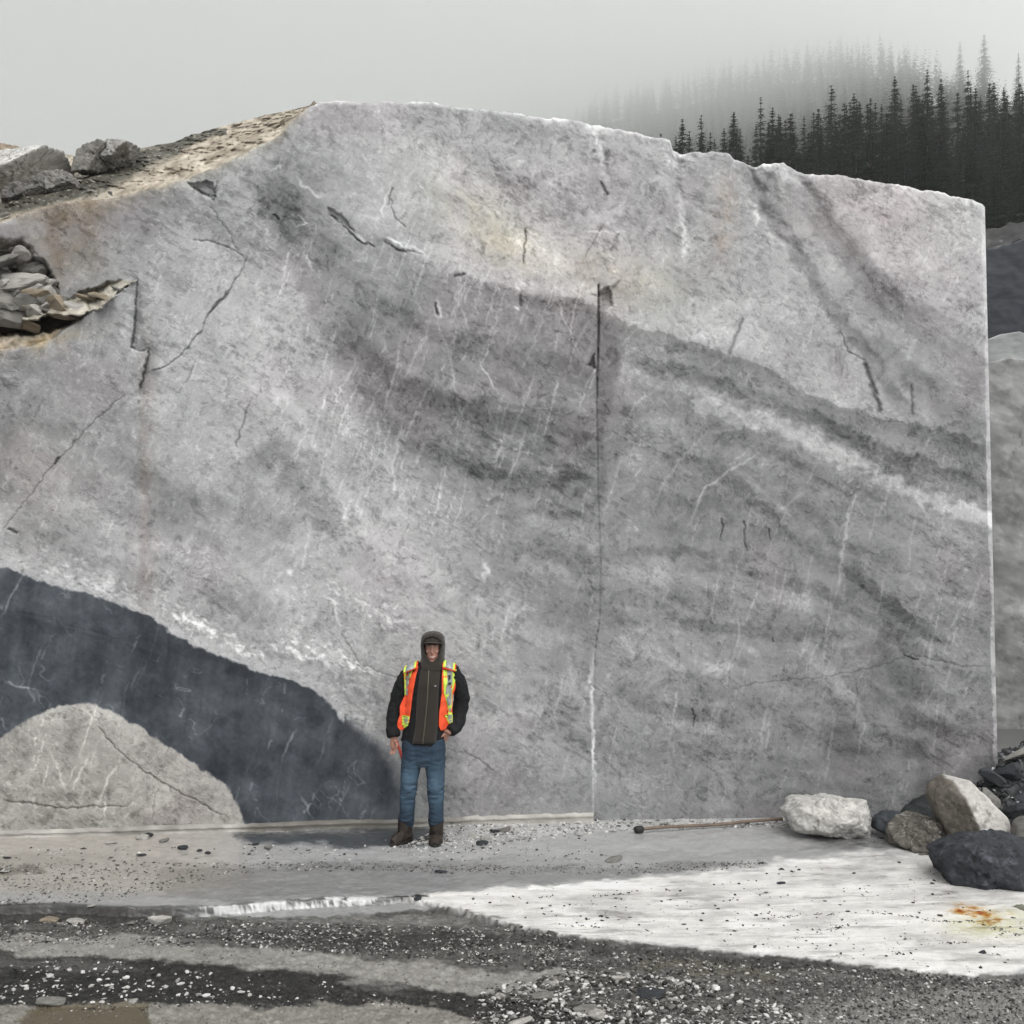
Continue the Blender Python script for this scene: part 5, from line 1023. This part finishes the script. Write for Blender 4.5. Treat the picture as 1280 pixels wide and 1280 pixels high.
# face pieces
for sx_ in (-1, 1):
    e_ = mesh_py('eye', [ell((HX+sx_*.027, -.080, HZ+.019), (.0125, .009, .0062), 12, 8)], M_eye, bo); mesh_py('iris', [ell((HX+sx_*.027, -.0875, HZ+.019), (.0052, .003, .0052), 10, 6)], M_iris, bo)
    mesh_py('eyebrow', [tube([(HX+sx_*.011, -.090, HZ+.038), (HX+sx_*.026, -.091, HZ+.043), (HX+sx_*.045, -.080, HZ+.037)], [.0035, .0045, .003], 8)], M_hair, bo)
mesh_py('lips', [tube([(HX-.029, -.078, HZ-.050), (HX-.014, -.090, HZ-.0545), (HX, -.093, HZ-.0555), (HX+.014, -.090, HZ-.0545), (HX+.029, -.078, HZ-.050)], [.002, .0038, .0042, .0038, .002], 8), tube([(HX-.028, -.078, HZ-.052), (HX-.013, -.088, HZ-.0715), (HX, -.090, HZ-.0745), (HX+.013, -.088, HZ-.0715), (HX+.028, -.078, HZ-.052)], [.002, .004, .005, .004, .002], 8)], M_lip, bo)
mesh_py('teeth', [tube([(HX-.023, -.080, HZ-.056), (HX-.01, -.089, HZ-.062), (HX, -.091, HZ-.0635), (HX+.01, -.089, HZ-.062), (HX+.023, -.080, HZ-.056)], [(.003, .004), (.004, .0065), (.004, .007), (.004, .0065), (.003, .004)], 8)], M_white, bo)
# jeans: two legs and seat in one cloth surface
jp = []
for a, b, c, sgn in ((hR, kR, aR, -1), (hL, kL, aL, 1)):
    up = a+Vector((0, 0, .08)); lower_ = c+Vector((0, 0, .015))
    P_, r_ = smoothpath([up, a, a*.5+b*.5, b, b*.5+c*.5, lower_], [(.088, .1), (.096, .115), (.084, .095), (.070, .078), (.063, .072), (.056, .066)], 6); jp.append(tube(P_, r_, 20))
P_, r_ = smoothpath([L2(530, 957), L2(530, 946), L2(530, 934), L2(529, 918)], [(.10, .085), (.168, .11), (.178, .12), (.165, .115)]); jp.append(tube(P_, r_, 24))
je = mesh_py('jeans', jp, M_jeans, proot); remesh(je, .008, 5)
zk, za = kR.z, aR.z
c = wrinkle(je, .0095, 13, 4, (.6, .6, 1.8), lambda c: .35+1.4*np.exp(-((c[:, 2]-.14)/.09)**2)+.9*np.exp(-((c[:, 2]-.45)/.06)**2)+.5*np.exp(-((c[:, 2]-.72)/.06)**2))
fade = np.exp(-((c[:, 2]-.56)/.13)**2)*.8+np.exp(-((c[:, 2]-.36)/.07)**2)*.5; fr = sstep(.0, .08, -c[:, 1])
jb = lin((40, 55, 70))[None, :]*(1+.25*fbm3(c*9, 3, 8))[:, None]; jl = lin((72, 94, 112))[None, :]
kf = (fade*fr*np.clip(1+.4*fbm3(c*14, 3, 9), 0, 2))[:, None]; jc = jb*(1-np.clip(kf, 0, 1))+jl*np.clip(kf, 0, 1)
at = je.data.attributes.new('Col', 'FLOAT_COLOR', 'POINT'); c4 = np.ones((len(c), 4), np.float32); c4[:, :3] = jc; at.data.foreach_set('color', c4.ravel())
# jacket: torso and both sleeves
TZ = [(0.855, .185, .125), (.93, .180, .13), (1.10, .178, .135), (1.25, .192, .14), (1.38, .200, .135), (1.46, .205, .115), (1.51, .15, .095), (1.56, .085, .08)]
def tc_x(z): return (np.interp(z, [.86, 1.1, 1.4, 1.6], [528.5, 533, 538.5, 541])-PX0)/S
P_ = [Vector((tc_x(z), .0, z)) for z, _, _ in TZ]; P_, r_ = smoothpath(P_, [(a, b) for _, a, b in TZ], 4)
jk = [tube(P_, r_, 28)]
P_, r_ = smoothpath([L2(516, 838, .01), sR, L2(498, 865, .03), eR, L2(491, 906, .0), wR+Vector((0, 0, .015))], [.068, .066, .062, .060, .057, .052], 6); jk.append(tube(P_, r_, 18))
P_, r_ = smoothpath([L2(563, 838, .01), sL, L2(577, 863, .03), eL, L2(571, 906, -.0), wL+Vector((.02, 0, .02))], [.068, .066, .063, .064, .060, .050], 6); jk.append(tube(P_, r_, 18))
ja = mesh_py('jacket', jk, M_jacket, proot); remesh(ja, .008, 4)
wrinkle(ja, .0065, 9, 14, (1, 1, 1.2), lambda c: .5+.9*(np.abs(c[:, 0]-tc_x(c[:, 2])) > .17))
def tw(z): return np.interp(z, [a for a, _, _ in TZ], [b for _, b, _ in TZ]), np.interp(z, [a for a, _, _ in TZ], [c for _, _, c in TZ])
def fronty(x, z, off):
    a, b = tw(z); u = np.clip(abs(x-tc_x(z))/a, 0, .985); return -(b*math.sqrt(1-u*u)+off)
def panel(name, rowsx, mat, off, parent, thick=.006, nx=9, ny=26, wv=.004, seed=1):
    """cloth panel on the chest between two edges: rowsx = (py, px_left, px_right)"""
    A = np.array(rowsx, float); V = []; 
    for j in range(ny+1):
        yv = A[0, 0]+(A[-1, 0]-A[0, 0])*j/ny; xl = np.interp(yv, A[:, 0], A[:, 1]); xr = np.interp(yv, A[:, 0], A[:, 2])
        for i in range(nx+1):
            p = L2(xl+(xr-xl)*i/nx, yv); o_ = off+wv*math.sin(i*1.1+j*.7+seed)+wv*math.sin(j*.9+seed*2); V.append((p.x, fronty(p.x, p.z, o_), p.z))
    Fq = [(j*(nx+1)+i, j*(nx+1)+i+1, (j+1)*(nx+1)+i+1, (j+1)*(nx+1)+i) for j in range(ny) for i in range(nx)]
    n = len(V); V2 = V+[(x, y+thick, z) for x, y, z in V]; B = [(a+n, d+n, c+n, b+n) for a, b, c, d in Fq]; W = nx+1
    for i in range(nx): B += [(i, i+n, i+1+n, i+1), (ny*W+i, ny*W+i+1, ny*W+i+1+n, ny*W+i+n)]
    for j in range(ny): B += [(j*W, (j+1)*W, (j+1)*W+n, j*W+n), (j*W+nx, j*W+nx+n, (j+1)*W+nx+n, (j+1)*W+nx)]
    return mesh_py(name, [(V2, Fq+B)], mat, parent)
hd = panel('hoodie', [(828, 531, 551), (840, 526, 551), (870, 523, 549), (905, 521, 548), (926, 517, 546)], M_hoodie, .010, proot, .012, wv=.003)
panel('zipper', [(836, 536.6, 538), (870, 535.2, 536.6), (900, 532.4, 533.8), (926, 529.4, 530.8)], M_zip, .0165, hd, .003, nx=2, wv=.0)
panel('logo_patch', [(854.2, 544.3, 547), (855.4, 544.3, 547)], M_sil, .018, hd, .003, nx=2, ny=2, wv=0)
# hood: shell round the head with an opening for the face
def hood():
    V = []; Fq = []; n = 30; rings = []
    # stacked rings from crown to shoulders, open at the front between a start and end angle
    prof = [(1.815, .012, .012, 0), (1.808, .050, .060, 0), (1.790, .078, .095, 0), (1.775, .090, .106, .0), (1.765, .094, .11, .55), (1.74, .099, .116, .78), (1.715, .101, .120, .80), (1.68, .101, .120, .76), (1.64, .098, .116, .68), (1.60, .096, .108, .46), (1.575, .098, .108, .2), (1.55, .108, .112, .0), (1.52, .125, .120, .0), (1.49, .15, .125, 0)]
    zz = np.linspace(1.815, 1.49, 44); pz = [p[0] for p in prof][::-1]
    for z in zz:
        a = np.interp(z, pz, [p[1] for p in prof][::-1]); b = np.interp(z, pz, [p[2] for p in prof][::-1]); op = np.interp(z, pz, [p[3] for p in prof][::-1])
        row = []
        for k in range(n+1):
            ph = -math.pi/2+op+(2*math.pi-2*op)*k/n
            w_ = 1+.03*math.sin(z*90+k)*(.4)
            row.append((HX+a*w_*math.cos(ph), .012+b*w_*math.sin(ph), z))
        rings.append(row)
    for r in rings: V += r
    W = n+1
    for j in range(len(rings)-1):
        for k in range(n): Fq.append((j*W+k, j*W+k+1, (j+1)*W+k+1, (j+1)*W+k))
    return V, Fq
hh = mesh_py('hood', [hood()], M_hoodie, hd); m = hh.modifiers.new('s', 'SOLIDIFY'); m.thickness = .011; m.offset = 0; m = hh.modifiers.new('b', 'SUBSURF'); m.levels = 1; m.render_levels = 1
cap = mesh_py('cap', [ell((HX, .0, 1.735), (.084, .104, .055), 22, 12)], M_hoodie, proot)
V = []; Fq = []
for j in range(7):
    for i in range(13):
        a = -1.15+2.3*i/12; rr_ = .092+.042*j/6*math.cos(a*.9); V.append((HX+math.sin(a)*(.082+.004*j), -math.cos(a)*rr_-.012*j/6*2, 1.738-.020*(math.sin(a)**2)-.002*j/6))
Fq = [(j*13+i, j*13+i+1, (j+1)*13+i+1, (j+1)*13+i) for j in range(6) for i in range(12)]
br = mesh_py('brim', [(V, Fq)], plain('cap_brim', (.05, .043, .035), .9), cap); m = br.modifiers.new('s', 'SOLIDIFY'); m.thickness = .005
# vest
vest = panel('vest', [(832, 507, 524), (840, 505, 522), (868, 507, 517), (874, 504, 516.5), (882, 500.5, 515.5), (893, 500.5, 514), (900, 498, 513), (907, 497, 508), (912, 501, 504)], M_org, .020, proot, .008, nx=10, ny=40, wv=.003)
o2 = panel('vest_front', [(832, 554, 570), (840, 553.5, 571), (862, 553.5, 569), (868, 553, 566), (890, 550, 565.5), (905, 549.5, 566), (911, 552, 556)], M_org, .020, vest, .008, nx=10, ny=40, wv=.003, seed=4)
panel('reflective_stripe', [(838, 508.5, 514), (852, 508.2, 512), (868, 508, 510.5)], M_sil, .027, vest, .004, nx=3)
panel('yellow_trim', [(834, 505.8, 508.3), (868, 506.6, 508)], M_yel, .026, vest, .004, nx=2)
panel('yellow_trim', [(834, 514, 517.8), (846, 512.4, 514)], M_yel, .026, vest, .004, nx=2)
panel('yellow_trim', [(893, 503, 513.8), (904, 503.5, 511.5), (908, 505, 507.5)], M_yel, .026, vest, .004, nx=4); panel('reflective_stripe', [(894.5, 505.5, 512), (902.5, 506, 511)], M_sil, .031, vest, .003, nx=3)
panel('yellow_trim', [(836, 555, 570.8), (850, 555.5, 569.5), (864, 556, 565.5), (880, 560, 565), (893, 560, 565.5)], M_yel, .026, vest, .004, nx=6); panel('reflective_stripe', [(836, 560, 566), (852, 560, 566), (864, 558, 565), (888, 562, 564.2)], M_sil, .031, vest, .003, nx=3)
panel('radio_clip', [(842, 561.3, 564.2), (854, 561.3, 564.2)], M_black, .036, vest, .006, nx=2, ny=6, wv=0)
panel('yellow_trim', [(892, 556, 566), (903, 561, 566.2)], M_yel, .027, vest, .004, nx=4); panel('reflective_stripe', [(892, 559, 565.5), (901, 562, 565.5)], M_sil, .032, vest, .003, nx=3)
def strap(x0, x1, mat, off, nm, parent):     # over the shoulder to the back
    V = []; n = 14
    for j in range(n+1):
        t = j/n; a = math.pi*(t*1.0); z = 1.505+.045*math.sin(a)-(0. if t < .9 else .02); y = -.125*math.cos(a)*1.0
        for x in (x0, x1):
            dx = abs(x-541)/S; V.append(((x-PX0)/S, y, z-max(0, dx-.13)*.45+off+.012))
    Fq = [(2*j, 2*j+1, 2*j+3, 2*j+2) for j in range(n)]; o = mesh_py(nm, [(V, Fq)], mat, parent); m = o.modifiers.new('s', 'SOLIDIFY'); m.thickness = .006; return o
strap(507, 523, M_org, 0, 'shoulder_panel', vest); strap(554, 570, M_org, 0, 'shoulder_panel', vest); strap(508.5, 519, M_sil, .006, 'reflective_stripe', vest); strap(558, 567, M_sil, .006, 'reflective_stripe', vest)
strap(506, 508.5, M_yel, .007, 'yellow_trim', vest); strap(519, 521, M_yel, .007, 'yellow_trim', vest); strap(555, 558, M_yel, .007, 'yellow_trim', vest); strap(567, 569, M_yel, .007, 'yellow_trim', vest)
V = []; n = 26                                # back of the vest
for j in range(19):
    z = .98+.53*j/18; a, b = tw(z)
    for i in range(n+1):
        ph = .35+(math.pi-.7)*i/n; V.append((tc_x(z)+(a+.018)*math.cos(ph), (b+.022)*math.sin(ph), z))
Fq = [(j*(n+1)+i, j*(n+1)+i+1, (j+1)*(n+1)+i+1, (j+1)*(n+1)+i) for j in range(18) for i in range(n)]
o = mesh_py('back_panel', [(V, Fq)], M_org, vest); m = o.modifiers.new('s', 'SOLIDIFY'); m.thickness = .006
# boots
for a, yaw, px_, sp in ((aR, .55, 503, 1), (aL, .0, 545, 1)):
    c, s = math.cos(yaw), math.sin(yaw); ax = a.x; f = lambda x, y, z: (ax+x*c+y*s, a.y+.02-x*s*-1*0-0+(-x*s*0)+y*c, z)
    bp = [tube([f(0, -.018, .215), f(0, -.02, .12), f(0, .0, .05)], [(.060, .070), (.060, .070), (.060, .070)], 16), ]
    bp.append(tube([f(0, .05, .045), f(0, -.02, .055), f(0, -.09, .05), f(0, -.15, .04), f(0, -.19, .032)], [(.044, .045), (.056, .050), (.056, .045), (.054, .038), (.036, .026)], 14))
    b_ = mesh_py('boot', bp, M_boot, proot); remesh(b_, .007, 5); wrinkle(b_, .003, 16, 6)
    V = []; 
    for zt in (.0, .026):
        for t in range(24):
            g_ = 2*math.pi*t/24; x = .058*math.sin(g_)*(1.02 if zt == 0 else 1); y = -.065-.145*math.cos(g_)*-1; V.append(f(x, y, zt))
    Fq = [tuple(range(24))[::-1], tuple(range(24, 48))]+[(t, (t+1) % 24, 24+(t+1) % 24, 24+t) for t in range(24)]
    mesh_py('sole', [(V, Fq)], M_sole, b_)
    mesh_py('laces', [tube([f(-.03, -.06-.012*i, .145-.018*i), f(0, -.075-.014*i, .15-.018*i), f(.03, -.06-.012*i, .145-.018*i)], [.004]*3, 6) for i in range(4)], M_sole, b_)
# thin red tool held in the hand at the picture's left
tl = bpy.data.objects.new('tmp', None)
hp = L2(497, 925, -.07); he = L2(507, 957, -.03); P_ = [hp, hp*.6+he*.4, he*.9+hp*.1, he]
o = mesh_py('marking_stick', [tube([tuple(p+proot.location) for p in P_], [(.010, .008), (.013, .008), (.013, .008), (.007, .005)], 10)], M_red)
tag(o, 'short red stick hanging from the person\'s hand beside the jeans', 'stick')
